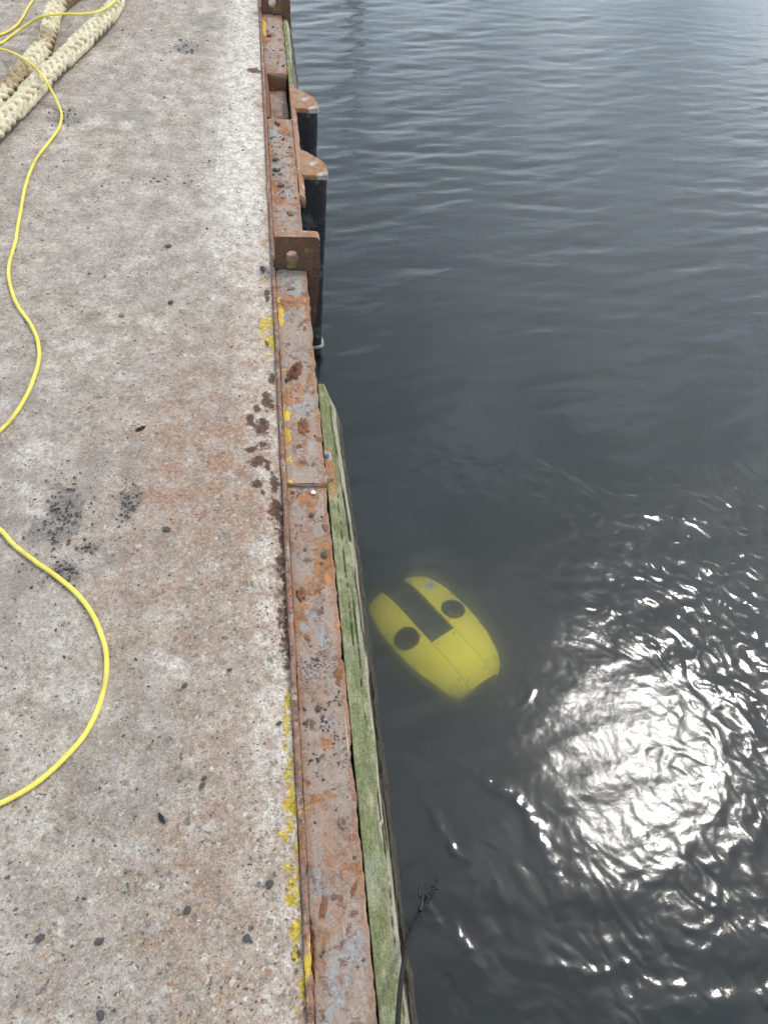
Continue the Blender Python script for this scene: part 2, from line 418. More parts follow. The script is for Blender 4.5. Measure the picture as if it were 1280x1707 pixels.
def water_mat():
    m = MT('harbour_water')
    # fine capillary ripple on top of the modelled waves
    n1 = m.noise(1, 4, .55, vec=m.map((9, 26, 10)), dist=.5); n2 = m.noise(92, 2, .5, dist=.6)
    far = m.attr('far'); wash = m.attr('wash')
    h = m.math('ADD', m.math('MULTIPLY', m.math('MULTIPLY', n1, far), .85), m.math('MULTIPLY', m.math('MULTIPLY', n2, m.math('ADD', wash, m.math('MULTIPLY', m.attr('boil'), .2))), .036))
    nrm = m.bump(h, .5, .012)
    fr = m.n.new('ShaderNodeFresnel'); fr.inputs['IOR'].default_value = 1.333; m.L(nrm, fr.inputs['Normal'])
    gl = m.n.new('ShaderNodeBsdfGlossy'); m.L(m.math('ADD', .05, m.math('ADD', m.math('MULTIPLY', wash, .07), m.math('MULTIPLY', m.attr('boil'), .095))), gl.inputs['Roughness']); gl.inputs['Color'].default_value = (1, 1, 1, 1); m.L(nrm, gl.inputs['Normal'])
    tr = m.n.new('ShaderNodeBsdfTransparent'); tr.inputs['Color'].default_value = (1, 1, 1, 1)
    mx = m.n.new('ShaderNodeMixShader'); m.L(fr.outputs['Fac'], mx.inputs['Fac'])
    m.L(tr.outputs['BSDF'], mx.inputs[1]); m.L(gl.outputs['BSDF'], mx.inputs[2])
    m.L(mx.outputs['Shader'], m.out.inputs['Surface'])
    vs = m.n.new('ShaderNodeVolumeScatter'); vs.inputs['Color'].default_value = (.76, .93, 1.0, 1)
    vs.inputs['Density'].default_value = 7.0; vs.inputs['Anisotropy'].default_value = .76
    va = m.n.new('ShaderNodeVolumeAbsorption'); va.inputs['Color'].default_value = (.32, .40, .43, 1); va.inputs['Density'].default_value = 4.8
    ad = m.n.new('ShaderNodeAddShader'); m.L(vs.outputs['Volume'], ad.inputs[0]); m.L(va.outputs['Volume'], ad.inputs[1])
    m.L(ad.outputs['Shader'], m.out.inputs['Volume'])
    return m.m

M_CONC = concrete_mat()
M_FLANGE = rust_mat('rusty_steel_flange', base=(.235, .188, .152), orange=(.28, .115, .04), dark=(.085, .042, .03), grey=(.25, .24, .228), g_amt=(.56, .60), o_amt=(.54, .60), d_amt=(.575, .62), attrs=True)
M_LIP = rust_mat('rusty_steel_lip', base=(.19, .11, .08), orange=(.33, .15, .055), dark=(.06, .03, .024), grey=(.30, .255, .22), g_amt=(.53, .62), d_amt=(.5, .6), attrs=True, seed=3.3, sc=2.5)
M_PLATE = rust_mat('shaded_rust_plate', base=(.085, .045, .028), orange=(.15, .058, .02), dark=(.028, .014, .010), grey=(.15, .125, .035), g_amt=(.55, .66), seed=5.1, sc=1.6)  # rust darkened in the colour to carry the shade on the pad eye face
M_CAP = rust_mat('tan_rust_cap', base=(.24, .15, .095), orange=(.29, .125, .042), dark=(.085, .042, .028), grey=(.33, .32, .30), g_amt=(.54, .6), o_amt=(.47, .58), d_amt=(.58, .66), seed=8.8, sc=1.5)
M_SHAFT = rust_mat('black_wet_pile_steel', base=(.020, .021, .023), orange=(.05, .030, .020), dark=(.009, .009, .010), grey=(.085, .08, .072), o_amt=(.58, .68), g_amt=(.55, .62), seed=2.2)
M_CRUST = rust_mat('rust_scale_crust', base=(.16, .075, .04), orange=(.22, .09, .04), dark=(.06, .028, .02), g_amt=(.8, .9), seed=6.1, sc=4)
M_FLAKE = rust_mat('flaking_orange_rust', base=(.33, .16, .07), orange=(.42, .2, .06), dark=(.15, .07, .04), g_amt=(.7, .8), seed=12.1, sc=4)
M_TIMBER = timber_mat()
M_ROPE = rope_mat()
def cable_mat():
    m = MT('yellow_cable_sheath'); a = m.noise(14, 5, .6); d = m.noise(9, 7, .75); f = m.noise(160, 4, .7)
    col = m.ramp(a, (.3, (.62, .49, .075)), (.7, (.76, .63, .12)))
    col = m.mix(m.math('MULTIPLY', m.step(d, .52, .66), .6), col, (.34, .25, .08))
    col = m.mix(m.math('MULTIPLY', m.step(f, .58, .70), .45), col, (.20, .16, .08))
    m.bsdf(col, .55, m.bump(f, .2, .0008), spec=.35); return m.m
M_CABLE = cable_mat()
M_GRAVEL = simple_mat('dark_gravel_stone', (.030, .027, .026), (.105, .095, .086), 90, .8, .5, .001)
M_BROWNST = simple_mat('brown_gravel_stone', (.20, .13, .08), (.36, .25, .16), 90, .8, .5, .001)
M_PALEST = simple_mat('pale_pink_stone', (.55, .44, .40), (.78, .70, .66), 120, .7, .4, .001)
M_CORD = simple_mat('black_cord', (.012, .011, .011), (.032, .03, .03), 200, .75, .4, .0006, spec=.2)
M_WEED = simple_mat('dark_seaweed', (.010, .010, .010), (.03, .028, .024), 90, .5, .5, .001)
M_ROVY = rov_yellow_mat()
M_ROVD = simple_mat('rov_black_plastic', (.018, .018, .02), (.045, .045, .048), 30, .5, .2, .001)
M_ROVM = simple_mat('rov_dark_metal', (.10, .10, .11), (.18, .18, .19), 40, .45, .1, .001, metal=.3)
M_ROVW = simple_mat('pale_label', (.66, .65, .58), (.76, .75, .68), 50, .5, .1, .001)
M_WATER = water_mat()
M_BED = simple_mat('harbour_silt', (.03, .032, .026), (.07, .07, .055), 3, .95, .5, .02)
M_BAND = simple_mat('pale_nylon_band', (.17, .17, .155), (.32, .32, .29), 60, .6, .3, .001)

# ------------------------------------------------------------------ quay deck
def build_deck():
    xs = axis((-30, -3, 3.0, 1.0), (-3, -1.35, .05, .02), (-1.35, -.75, .009, .005), (-.75, .028, .0042, .0036))
    ys = axis((-12, -.4, 2.0, .2), (-.4, .1, .05, .008), (.1, 2.0, .0038, .0046), (2.0, 5.1, .0055, .011), (5.1, 8, .05, .3), (8, 60, 1, 8))
    X, Y = np.meshgrid(xs, ys)
    w = fbm(X, Y, 9, 4, 3)                       # wobble for painted-in shapes
    w2 = fbm(X, Y, 38, 4, 9)
    # --- wear masks
    edge = .028 - X                              # distance from the steel lip
    wlim = np.interp(Y, [0, .5, .8, 1.25, 1.6, 2.1, 2.5, 3.2, 4.2, 5.2], [.10, .12, .10, .07, .13, .13, .22, .26, .20, .18])
    white = sstep(1.25, .35, edge / wlim + .55 * w) * np.interp(Y, [.1, .5, .9, 1.3, 1.7, 2.2, 3, 5], [.55, .75, 1, .9, .75, .8, 1, .95])
    white = np.maximum(white, .55 * sstep(.0, .7, w + .6 * fbm(X, Y, 3.1, 3, 77)) * (1 - blob(X, Y, -.15, 1.45, .35, .5)))
    rust = 1.15 * np.exp(-.9 * (np.hypot((X + .12) / .26, (Y - 1.42) / .44) + .4 * w) ** 2)
    rust = np.maximum(rust, .75 * blob(X, Y, -.02, 1.5, .14, .75, .5 * w))
    rust = np.maximum(rust, .55 * blob(X, Y, -.20, 1.03, .22, .2, .6 * w))
    rust = np.maximum(rust, .6 * blob(X, Y, -.07, .38, .17, .36, .7 * w))
    rust = np.maximum(rust, .4 * blob(X, Y, -.10, .72, .12, .3, .7 * w))
    rust = np.maximum(rust, .45 * blob(X, Y, -.04, 2.25, .09, .3, .7 * w))
    rust = np.maximum(rust, .22 * sstep(.1, .6, fbm(X, Y, 2.3, 4, 55)))
    rust = np.maximum(rust, .85 * sstep(.09, .0, edge + .06 * w + .03 * w2) * sstep(-.25, .3, fbm(X, Y, 4.5, 3, 57)))
    dark = np.zeros_like(X)
    for cx, cy, rx, ry, k in ((-.515, 1.275, .055, .085, 1), (-.55, 1.235, .05, .05, .8), (-.36, 1.30, .03, .05, .9), (-.345, 1.335, .022, .035, .9),
                              (-.485, 1.10, .032, .032, .95), (-.437, 1.168, .03, .016, .9), (-.37, 1.13, .035, .03, .6), (-.62, 1.26, .05, .03, .6),
                              (-.333, 4.22, .07, .09, .75), (-.79, 3.43, .07, .08, .8), (-.52, 3.46, .09, .05, .6), (-1.06, 3.72, .09, .12, .8),
                              (-1.03, 3.98, .12, .10, .55), (-.60, 1.09, .07, .05, .5), (-.46, 1.42, .05, .10, .35), (-.36, 1.46, .03, .10, .35),
                              (-.30, .70, .12, .2, .22), (-.22, 4.55, .10, .12, .5), (-.85, 2.75, .05, .06, .4), (-.68, 2.75, .04, .05, .4)):
        dark = np.maximum(dark, k * blob(X, Y, cx, cy, rx, ry, .55 * w + .5 * w2))
    brown = np.zeros_like(X)
    for cx, cy, rx, ry in ((-.052, 1.60, .017, .03), (-.030, 1.645, .014, .022), (-.045, 1.485, .030, .016), (-.012, 1.50, .026, .018), (-.03, 1.55, .008, .01),
                           (-.005, 1.42, .012, .02), (.006, 1.945, .010, .03), (.010, 1.36, .016, .05), (.012, 1.66, .012, .03), (.014, .255, .011, .018),
                           (-.008, 3.97, .045, .04), (-.02, 1.33, .008, .012), (-.015, 1.57, .03, .05), (-.03, 1.44, .03, .03), (.0, 1.68, .02, .05), (.012, 1.28, .02, .06), (-.035, 1.36, .02, .02), (.015, 1.78, .012, .03), (.012, 2.2, .012, .05), (.0, 2.34, .014, .03)):
        brown = np.maximum(brown, np.exp(-.8 * (np.hypot((X - cx) / rx, (Y - cy) / ry) + .35 * w2) ** 2))
    brown = np.maximum(brown, .74 * sstep(.034, .004, edge + .022 * w2 + .010 * w - .004) * sstep(.74, .82, Y) * sstep(1.36, 1.25, Y))
    yb = np.interp(Y, [.1, .3, .42, .5, .62, .74, .80, .9, 1.3, 1.82, 1.88, 2.05, 2.12, 2.3, 2.8, 3.4, 5],
                   [.55, .78, .75, .85, .70, .82, .25, .20, .1, .35, .85, .85, .45, .42, .45, .35, .1])
    ywid = np.interp(Y, [.1, .38, .47, .55, .75, 1.8, 2.0, 2.1, 3.4], [.020, .030, .045, .030, .018, .022, .05, .035, .03])
    yellow = yb * sstep(1.5, .6, edge / ywid + .5 * w + .4 * w2)
    agg = np.clip(.25 + .75 * sstep(1.2, .1, Y) * (0.45 + .55 * sstep(.42, .05, edge)) + .5 * blob(X, Y, .0, 1.05, .2, .3), 0, 1)
    # --- relief
    d1, c1 = worley(X, Y, 42, 21); d2, c2 = worley(X, Y, 85, 22)
    Z = .0030 * fbm(X, Y, 3, 3, 1) + .0030 * fbm(X, Y, 22, 4, 2) + .0018 * fbm(X, Y, 100, 2, 4)
    Z = Z + np.where(c1 > .72, .0022, 0) * sstep(.42, .2, d1) * agg + np.where(c2 > .75, .0015, 0) * sstep(.45, .2, d2)
    Z = Z - np.where(c2 < .06, .0030, 0) * sstep(.4, .15, d2)
    Z = Z - .0022 * dark * (.6 + w2) + .0028 * brown * (.6 + .8 * w2) + .0008 * sstep(.5, .7, yellow)
    spall = sstep(.035, .008, edge + .02 * w + .012 * w2) * np.interp(Y, [.1, .7, .8, 1.25, 1.4, 5], [.3, .35, 1, 1, .4, .45])
    Z = Z - .010 * spall - .0055
    far = sstep(1.2, 2.5, np.abs(X + .6)) ; Z = Z * (1 - .8 * far)
    V = np.stack([X, Y, Z], -1).reshape(-1, 3); nu = len(xs); nv = len(ys)
    F = grid_faces(nu, nv)
    me = mesh_np('quay_deck', V, F)
    for k, a in (('white', white), ('rust', rust), ('dark', dark), ('brown', brown), ('yellow', yellow), ('agg', agg)): attr(me, k, a)
    return tag(link('quay_deck', me, M_CONC), kind='structure')
deck = build_deck()

# mass of the quay under the deck surface and the sheet piling that faces it
bm = bmesh.new(); bm_box(bm, -30, .02, -12, 60, -4.0, -.05)
core = from_bm('quay_core', bm, M_CONC, deck)
def piling():
    pts = []; y = -12.0
    while y < 60:
        pts += [(.125, y), (.125, y + .22), (.03, y + .36), (.03, y + .52)]; y += .66
    P = np.array(pts); n = len(P); zs = np.array([-.10, -.5, -1.0, -2.0, -3.98])
    V = np.concatenate([np.c_[P, np.full(n, z)] for z in zs]); me = mesh_np('sheet_piling', V, grid_faces(n, len(zs), flip=True), smooth=False)
    return link('sheet_piling', me, M_SHAFT, deck)
piling()

# ------------------------------------------------------------------ steel edge beam
beam = tag(empty('steel_edge_beam', (.09, 0, -.02)), 'rusty steel edge beam with peeling yellow paint along the concrete quay', 'edge beam')

def child_np(name, V, F, mat, parent, smooth=True):
    V = np.asarray(V, float) - np.array(parent.location); return link(name, mesh_np(name, V, F, smooth), mat, parent)

def sweep(name, prof, ys, mat, parent, disp, smooth=True, attrs=None):
    """profile points (k,2) in x,z swept along y, displaced by disp(X,Y,Z,u)->(dx,dz); ends closed"""
    prof = np.asarray(prof, float); k = len(prof); m = len(ys)
    X = np.repeat(prof[None, :, 0], m, 0); Zz = np.repeat(prof[None, :, 1], m, 0); Y = np.repeat(np.asarray(ys)[:, None], k, 1)
    u = np.repeat(np.linspace(0, 1, k)[None], m, 0)
    dx, dz = disp(X, Y, Zz, u); Xd = X + dx; Zd = Zz + dz
    V = np.stack([Xd, Y, Zd], -1).reshape(-1, 3)
    F = grid_faces(k, m)
    loc = np.array(parent.location) if parent is not None else np.zeros(3)
    me = bpy.data.meshes.new(name)
    cap0 = np.arange(k); cap1 = np.arange((m - 1) * k, m * k)
    # end caps as strips between matching ends of the open profile
    h = k // 2; c = []
    for base in (0, (m - 1) * k):
        for i in range(h - 1 + (k % 2)):
            a, b, cc, d = base + i, base + i + 1, base + k - 2 - i, base + k - 1 - i
            if b >= cc: continue
            c.append((a, d, cc, b) if base == 0 else (a, b, cc, d))
    F = np.vstack([F, np.array(c)])
    me = mesh_np(name, V - loc, F, smooth)
    for nm, fn in (attrs or {}).items(): attr(me, nm, fn(X, Y, Zz))
    return link(name, me, mat, parent)

def fine_ys(a, b):
    L = [a]
    while L[-1] < b - .004:
        y = L[-1]; L.append(y + (.0045 if -.1 < y < 2.4 else .0075 if y < 5.2 and y > -.1 else .08))
    L[-1] = b; return np.array(L)

def y_mark(X, Y, Z):
    k = 1.25 * np.interp(Y, [0, 1.3, 1.34, 1.37, 1.40, 1.50, 1.53, 1.60, 1.63, 1.67, 1.70, 1.78, 1.82, 1.86, 2.0, 2.05, 2.2, 2.3, 2.4, 4.3, 4.45, 4.6, 4.7, 9],
                  [.25, .3, .40, .85, .3, .6, .95, .5, .95, .4, .45, .3, .7, .3, .45, .85, .55, .35, .25, .2, .8, .75, .5, .1])
    return k * sstep(.030, .012, X - .043)
def e_mark(X, Y, Z):
    e = sstep(.022, .004, .150 - X) * .9
    e = np.maximum(e, sstep(.02, .005, X - .043) * .5)
    return np.clip(e + .6 * sstep(.05, .45, fbm(X, Y, 6, 4, 44)), 0, 1)
def g_mark(X, Y, Z):
    return np.clip(sstep(.0, .35, fbm(X, Y, 8, 3, 61)) * np.interp(Y, [0, .45, .6, .85, 1.0, 1.3, 3], [.3, .4, 1, 1, .4, .35, .5]), 0, 1)
FL_ATTR = {'yellow': y_mark, 'rustedge': e_mark, 'gritty': g_mark}

def flange(y0, y1, z, xo=.150, name='flange_plate'):
    top = np.arange(.0435, xo - .004, .0032)
    prof = [(.0435, z - .012)] + [(x, z) for x in top] + [(xo - .002, z - .0012), (xo, z - .005), (xo, z - .016), (xo - .001, z - .03), (.08, z - .03), (.0435, z - .03)]
    def disp(X, Y, Z, u):
        n = fbm(X, Y, 11, 4, 13); n2 = fbm(X, Y, 60, 3, 14); up = (Z > z - .002)
        fl = sstep(.10, .16, n)                       # scale that has lifted
        out = sstep(.03, .0, xo - X) * (X > .1)
        bite = -.008 * np.clip(fbm(Y, Y * 0 + z * 50, 16, 4, 15), -.4, 1.2) - .003 * fbm(Y, Y * 0 + 3, 55, 3, 16)
        return out * bite, up * (.0026 * fl + .0020 * n2 + .0018 * n) - up * .0035 * out * np.clip(fbm(X, Y, 20, 2, 18), 0, 1)
    return sweep(name, prof, fine_ys(y0, y1), M_FLANGE, beam, disp, attrs=FL_ATTR)
flange(-.8, 1.372, -.027)
flange(1.362, 2.346, -.012)
flange(2.392, 3.50, -.016, .152)
flange(3.48, 3.985, -.088, .146)
flange(3.972, 4.722, -.014, .150)
flange(4.768, 9.5, -.016)

def lip():
    prof = [(.0290, -.03), (.0290, -.002), (.0305, .0035), (.034, .0052), (.038, .0048), (.0415, .002), (.0425, -.003), (.0425, -.014), (.0425, -.03)]
    def disp(X, Y, Z, u):
        a = fbm(Y, Y * 0 + 1.5, 9, 4, 71); b = fbm(X * 3, Y, 55, 3, 72); top = (Z > -.006)
        return .0026 * a + .0024 * b, top * (.0050 * b + .0040 * fbm(Y, Y * 0, 24, 4, 73) - .007 * np.clip(fbm(Y, Y * 0 + 9, 5, 3, 75) - .12, 0, 1))
    at = {'yellow': lambda X, Y, Z: np.interp(Y, [.1, .2, .3, .5, .7, .8, .9, 1.8, 2.1, 2.5, 6], [.62, .7, .5, .42, .5, .5, .2, .3, .42, .35, .2]),
          'rustedge': lambda X, Y, Z: .2 + .8 * sstep(-.1, .5, fbm(X, Y, 13, 4, 76)), 'gritty': lambda X, Y, Z: sstep(-.1, .4, fbm(X, Y, 9, 4, 77))}
    return sweep('lip', prof, fine_ys(-.8, 9.5), M_LIP, beam, disp, attrs=at)
lip()

def beam_web():
    prof = [(.142, -.045), (.148, -.045), (.148, -.20), (.145, -.20), (.04, -.20), (.04, -.19), (.142, -.19)]
    bm = bmesh.new(); bm_box(bm, .05 - .09, .140 - .09, -.8, 9.5, -.20 + .02, -.122 + .02)
    from_bm('web', bm, M_PLATE, beam)
beam_web()

def rel(pts, par): return [(p[0] - par.location.x, p[1] - par.location.z) for p in pts]
def pad_eye(y0, y1, top, hz):
    arc = [(.176 + .020 * math.cos(t), top - .020 + .020 * math.sin(t)) for t in np.linspace(R(90), 0, 6)]
    out = [(.0435, -.02), (.0435, top)] + arc + [(.1985, -.06), (.190, -.21), (.186, -.245), (.160, -.256), (.1565, -.09), (.1565, -.02)]
    hole = [(.101 + .0205 * math.cos(t), hz + .0205 * math.sin(t)) for t in np.linspace(0, 2 * math.pi, 24, endpoint=False)]
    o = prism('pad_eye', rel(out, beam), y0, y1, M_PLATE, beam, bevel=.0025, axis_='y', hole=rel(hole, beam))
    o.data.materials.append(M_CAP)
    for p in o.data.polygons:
        if p.normal.z > .5 or (p.normal.x > .35 and p.normal.z > .2) or math.hypot(p.center.x - .011, p.center.z - hz - .02) < .0215: p.material_index = 1  # top edge and hole wall take lighter tan; painted shade stays on the face
    return o
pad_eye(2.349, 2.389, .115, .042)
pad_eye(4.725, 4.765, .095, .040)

# outer rim plate where the fender piles are welded on
def rim(y0, y1, x0, x1, z):
    n = 7; prof = [(x0, z - .02)] + [(x, z + (.004 if i in (0,) else 0)) for i, x in enumerate(np.linspace(x0, x1, n))] + [(x1 + .001, z - .006), (x1, z - .05), (x0, z - .05)]
    def disp(X, Y, Z, u):
        up = (Z > z - .008); o = sstep(.012, 0, x1 - X)
        return o * .006 * fbm(Y, Y * 0, 14, 4, 33), up * (.003 * fbm(X, Y, 26, 4, 34)) - up * .012 * o
    return sweep('rim_plate', prof, fine_ys(y0, y1), M_CAP, beam, disp)
rim(2.86, 3.86, .1535, .176, -.019)

# pocket cheek, corroded bolt stub, lifted rust scale, timber strap
bm = bmesh.new(); bm_box(bm, .044, .052, 3.50, 3.965, -.085, -.006)
for v in bm.verts:
    v.co.y += random.uniform(-.004, .004)
    if v.co.z < -.05: v.co.x += .013
    v.co -= Vector(beam.location)
from_bm('pocket_cheek', bm, M_CRUST, beam, bevel=.0015)
bm = bmesh.new(); bm_box(bm, .05, .1455, 3.965, 3.9715, -.085, -.034)
for v in bm.verts: v.co -= Vector(beam.location)
from_bm('pocket_face', bm, M_CRUST, beam)

def crust(name, cx, cy, z, rx, ry, h, mat, parent, seed, n=26, rot=0.0):
    """a flaked lump with a ragged outline"""
    a = np.linspace(0, 2 * np.pi, n, endpoint=False); rr = np.linspace(0, 1, 7)
    rad = 1 + .28 * np.array([vnoise(np.array([3 * math.cos(t) + seed]), np.array([3 * math.sin(t)]), seed)[0] for t in a]) * 1.5
    V = []; F = []
    for j, r in enumerate(rr):
        for i, t in enumerate(a):
            x = rx * r * rad[i] * math.cos(t); y = ry * r * rad[i] * math.sin(t)
            q = vnoise(np.array([x * 140.]), np.array([y * 140.]), seed)[0] + .6 * vnoise(np.array([x * 300.]), np.array([y * 300.]), seed + 1)[0]
            zz = h * (1 - r ** 4) * (1 + .75 * q)
            if r == 1: zz = -.006
            ca, sa = math.cos(rot), math.sin(rot)
            V.append((cx + x * ca - y * sa - parent.location.x, cy + x * sa + y * ca - parent.location.y, z + zz - parent.location.z))
    for j in range(len(rr) - 1):
        for i in range(n):
            i2 = (i + 1) % n; F.append((j * n + i, (j + 1) * n + i, (j + 1) * n + i2, j * n + i2))
    return link(name, mesh_np(name, np.array(V), np.array(F), False), mat, parent)
crust('rust_scale', .098, 1.578, -.012, .020, .036, .006, M_CRUST, beam, 4)
crust('rust_scale', .084, 1.50, -.012, .010, .010, .003, M_CRUST, beam, 9)
crust('rust_scale', .064, 1.02, -.026, .012, .022, .005, M_CRUST, beam, 12)
crust('rust_scale', .058, 1.34, -.026, .010, .010, .005, M_CRUST, beam, 13)
stub = crust('bolt_stub', .086, 1.81, -.013, .020, .046, .021, M_CRUST, beam, 15, rot=R(-28))
crust('rust_scale', .055, 1.782, -.0135, .014, .022, .003, simple_mat('painted_cavity_shade', (.012, .008, .006), (.03, .016, .011), 80, .95, .4), beam, 17)  # black lump painting the shade of the hollow beside the stub, not scale
crust('rust_scale', .0455, .262, -.012, .0065, .050, .012, M_CRUST, beam, 19)
_fr = random.Random(31)
for (fx, fy) in ((.135, 1.72), (.128, 1.64), (.070, 1.69), (.140, 1.53), (.118, 1.43), (.136, 1.22), (.060, 1.19), (.130, 1.06), (.142, .93), (.072, .90), (.135, .80), (.140, .56), (.131, .36),
                 (.07, .33), (.128, 2.02), (.075, 1.96), (.135, 2.18), (.10, 2.24), (.13, 2.55), (.11, 2.72), (.14, 2.84), (.12, 3.2), (.13, 3.36), (.11, 4.1), (.13, 4.25), (.10, 4.55)):
    crust('rust_scale', fx, fy, -.0265 if fy < 1.36 else -.013, _fr.uniform(.005, .012), _fr.uniform(.008, .024), _fr.uniform(.0012, .0032), M_FLAKE if _fr.random() < .6 else M_CRUST, beam, 100 + int(fy * 37), 18, _fr.uniform(-.4, .4))
crust('bolt_stub', .120, .478, -.0265, .012, .014, .009, M_FLANGE, beam, 21)
bm = bmesh.new(); bm_box(bm, .1515, .172, 1.385, 1.50, -.031, -.022)
for v in bm.verts: v.co.y += random.uniform(-.003, .003); v.co -= Vector(beam.location)
strap = from_bm('strap', bm, M_CAP, beam, bevel=.001)
bm = bmesh.new(); bmesh.ops.create_cone(bm, cap_ends=True, segments=6, radius1=.0075, radius2=.0065, depth=.016)
bmesh.ops.translate(bm, verts=bm.verts, vec=Vector((.158, 1.468, -.014)) - Vector(beam.location))
from_bm('bolt', bm, simple_mat('blue_grey_steel', (.14, .15, .165), (.26, .27, .29), 60, .6, .4), beam, bevel=.001)

# ------------------------------------------------------------------ fender piles
def fender_pile(y, label, band=False):
    root = tag(empty('fender_pile', (.22, y, -.03)), label, 'fender pile', 'fender piles welded to the quay edge')
    out = [(.160, 0), (.262, -.004)] + [(.262 + .016 * math.cos(t), .012 + .016 * math.sin(t)) for t in np.linspace(R(-80), R(10), 6)] + \
          [(.277, .05), (.272, .085), (.258, .12), (.234, .155), (.205, .188), (.160, .225)]
    jr = random.Random(int(y * 100))
    P = []
    for q in range(len(out)):
        (a, b), (c, d) = out[q], out[(q + 1) % len(out)]
        k = max(1, int(math.hypot(c - a, d - b) / .014))
        P += [(a + (c - a) * t / k - .22 + jr.uniform(-.0022, .0022), b + (d - b) * t / k + jr.uniform(-.0022, .0022)) for t in range(k)]
    cxm = np.mean([p[0] for p in P]); cym = np.mean([p[1] for p in P])
    prism('cap_plate', P, -.012, .008, M_CAP, root, bevel=.003)
    Q = [((a - cxm) * .94 + cxm, (b - cym) * .94 + cym) for a, b in P]
    zs = np.concatenate([np.linspace(-.013, -1.0, 40), np.linspace(-1.05, -2.6, 6)])
    # resample outline
    Qn = np.array(Q + [Q[0]]); L = np.r_[0, np.cumsum(np.linalg.norm(np.diff(Qn, axis=0), axis=1))]; s = np.linspace(0, L[-1], 40)[:-1]
    ring = np.c_[np.interp(s, L, Qn[:, 0]), np.interp(s, L, Qn[:, 1])]; n = len(ring)
    V = []
    for z in zs:
        a = .0035 * fbm(s * 1.0, np.full(n, z), 14, 4, int(y * 100)); V.append(np.c_[ring[:, 0] * (1 + a * 6) + a, ring[:, 1], np.full(n, z)])
    V = np.vstack(V); i, j = np.meshgrid(np.arange(len(zs) - 1), np.arange(n), indexing='ij'); j2 = (j + 1) % n
    F = np.stack([i * n + j2, i * n + j, (i + 1) * n + j, (i + 1) * n + j2], -1).reshape(-1, 4)
    link('shaft', mesh_np('shaft', V, F), M_SHAFT, root)
    if band:
        t = np.linspace(0, 1, 60); k = np.linspace(0, L[-1], 61)[:-1]
        C = np.c_[np.interp(k, L, Qn[:, 0]), np.interp(k, L, Qn[:, 1])]
        c0 = C.mean(0); C = (C - c0) * 1.05 + c0
        P3 = np.c_[C, -.885 + .02 * np.sin(np.linspace(0, 2 * np.pi, 60))]; P3 = np.vstack([P3, P3[:1]])
        link('band', tube_mesh('band', P3, .009, 8), M_BAND, root)
    return root
fender_pile(3.03, 'black fender pile with tan rusty cap, nearer of the two, beside the pad eye', True)
fender_pile(3.63, 'black fender pile with tan rusty cap, farther of the two, beside the rusty pocket')

# ------------------------------------------------------------------ fender timbers
def timber(name_lbl, y0, y1, xi, xo, seed, taper, ycracks):
    zt = -.032
    top = np.arange(xi, xo - .031, .0022)
    prof = [(xi, zt - .32), (xi, zt - .1), (xi, zt - .01)] + [(x, zt) for x in top] + \
           [(xo - .030 + .030 * a, zt - .075 * a ** 1.25) for a in np.linspace(.03, 1, 16)] + [(xo + .002, zt - .12), (xo + .003, zt - .2), (xo, zt - .32)]
    root = tag(empty('fender_timber', ((xi + xo) / 2, y0, zt - .32)), name_lbl, 'timber', 'timber fenders bolted along the quay edge')
    def crackf(X, Y):
        c = np.zeros_like(X)
        for (yc, L, xc, wd, sl) in ycracks:
            xx = xc + sl * (Y - yc) + .0045 * fbm(Y, Y * 0 + yc, 9, 4, int(yc * 90) + seed, .6)
            c = np.maximum(c, sstep(wd, wd * .35, np.abs(X - xx)) * sstep(L, L * .75, np.abs(Y - yc)))
        return c
    def disp(X, Y, Z, u):
        out = sstep(.02, .012, xo - X) ; up = (Z > zt - .09)
        g = fbm(X * 9, Y, 13, 4, seed); g2 = fbm(X * 26, Y, 26, 3, seed + 1); lump = fbm(X, Y, 5, 3, seed + 2)
        cut = -taper(Y)
        dx = .0 * X + np.where(X > xi + .01, cut * sstep(xi + .005, xo - .02, X), 0) + out * (.009 * fbm(Y, Y * 0 + 1, 6, 5, seed + 3, .6) + .006 * fbm(Y, Z * 30, 22, 3, seed + 4))
        dz = up * (.0022 * g + .0014 * g2 + .003 * lump) - up * .014 * crackf(X, Y) - up * .010 * out * np.clip(fbm(Y, Y * 0 + 5, 9, 3, seed + 5), 0, 1)
        return dx, dz
    at = {'algae': lambda X, Y, Z: np.clip(1.05 - 1.3 * sstep(xo - .040, xo - .020, X + .018 * fbm(X, Y, 7, 3, seed + 7)) - .25 * sstep(1.3, 1.7, Y), 0, 1),
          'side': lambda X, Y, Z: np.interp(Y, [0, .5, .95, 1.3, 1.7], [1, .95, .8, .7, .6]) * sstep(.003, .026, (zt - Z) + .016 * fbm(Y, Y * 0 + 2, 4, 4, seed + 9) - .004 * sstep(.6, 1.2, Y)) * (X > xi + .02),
          'crack': lambda X, Y, Z: crackf(X, Y),
          'rustst': lambda X, Y, Z: np.clip(.7 * blob(X, Y, xi + .016, 1.42, .016, .10, .6 * fbm(X, Y, 40, 3, 5)), 0, 1) if y0 < 2 else 0 * X}
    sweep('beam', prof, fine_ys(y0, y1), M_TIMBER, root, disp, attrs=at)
    return root
tp = lambda Y: 0.022 * sstep(1.66, 1.785, Y) ** 1.5 + .008 * sstep(1.1, 1.6, Y)
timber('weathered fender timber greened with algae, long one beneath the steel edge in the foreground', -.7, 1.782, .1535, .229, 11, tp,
       [(.62, .22, .205, .0022, .01), (.98, .14, .203, .0026, -.012), (.40, .25, .209, .0020, .012), (1.27, .10, .198, .0045, -.01), (.86, .2, .188, .0009, .004),
        (.3, .3, .196, .0010, .0), (1.5, .2, .192, .0012, -.02), (.16, .2, .213, .0022, 0), (1.12, .3, .178, .0008, .003), (.74, .10, .212, .003, .01)])
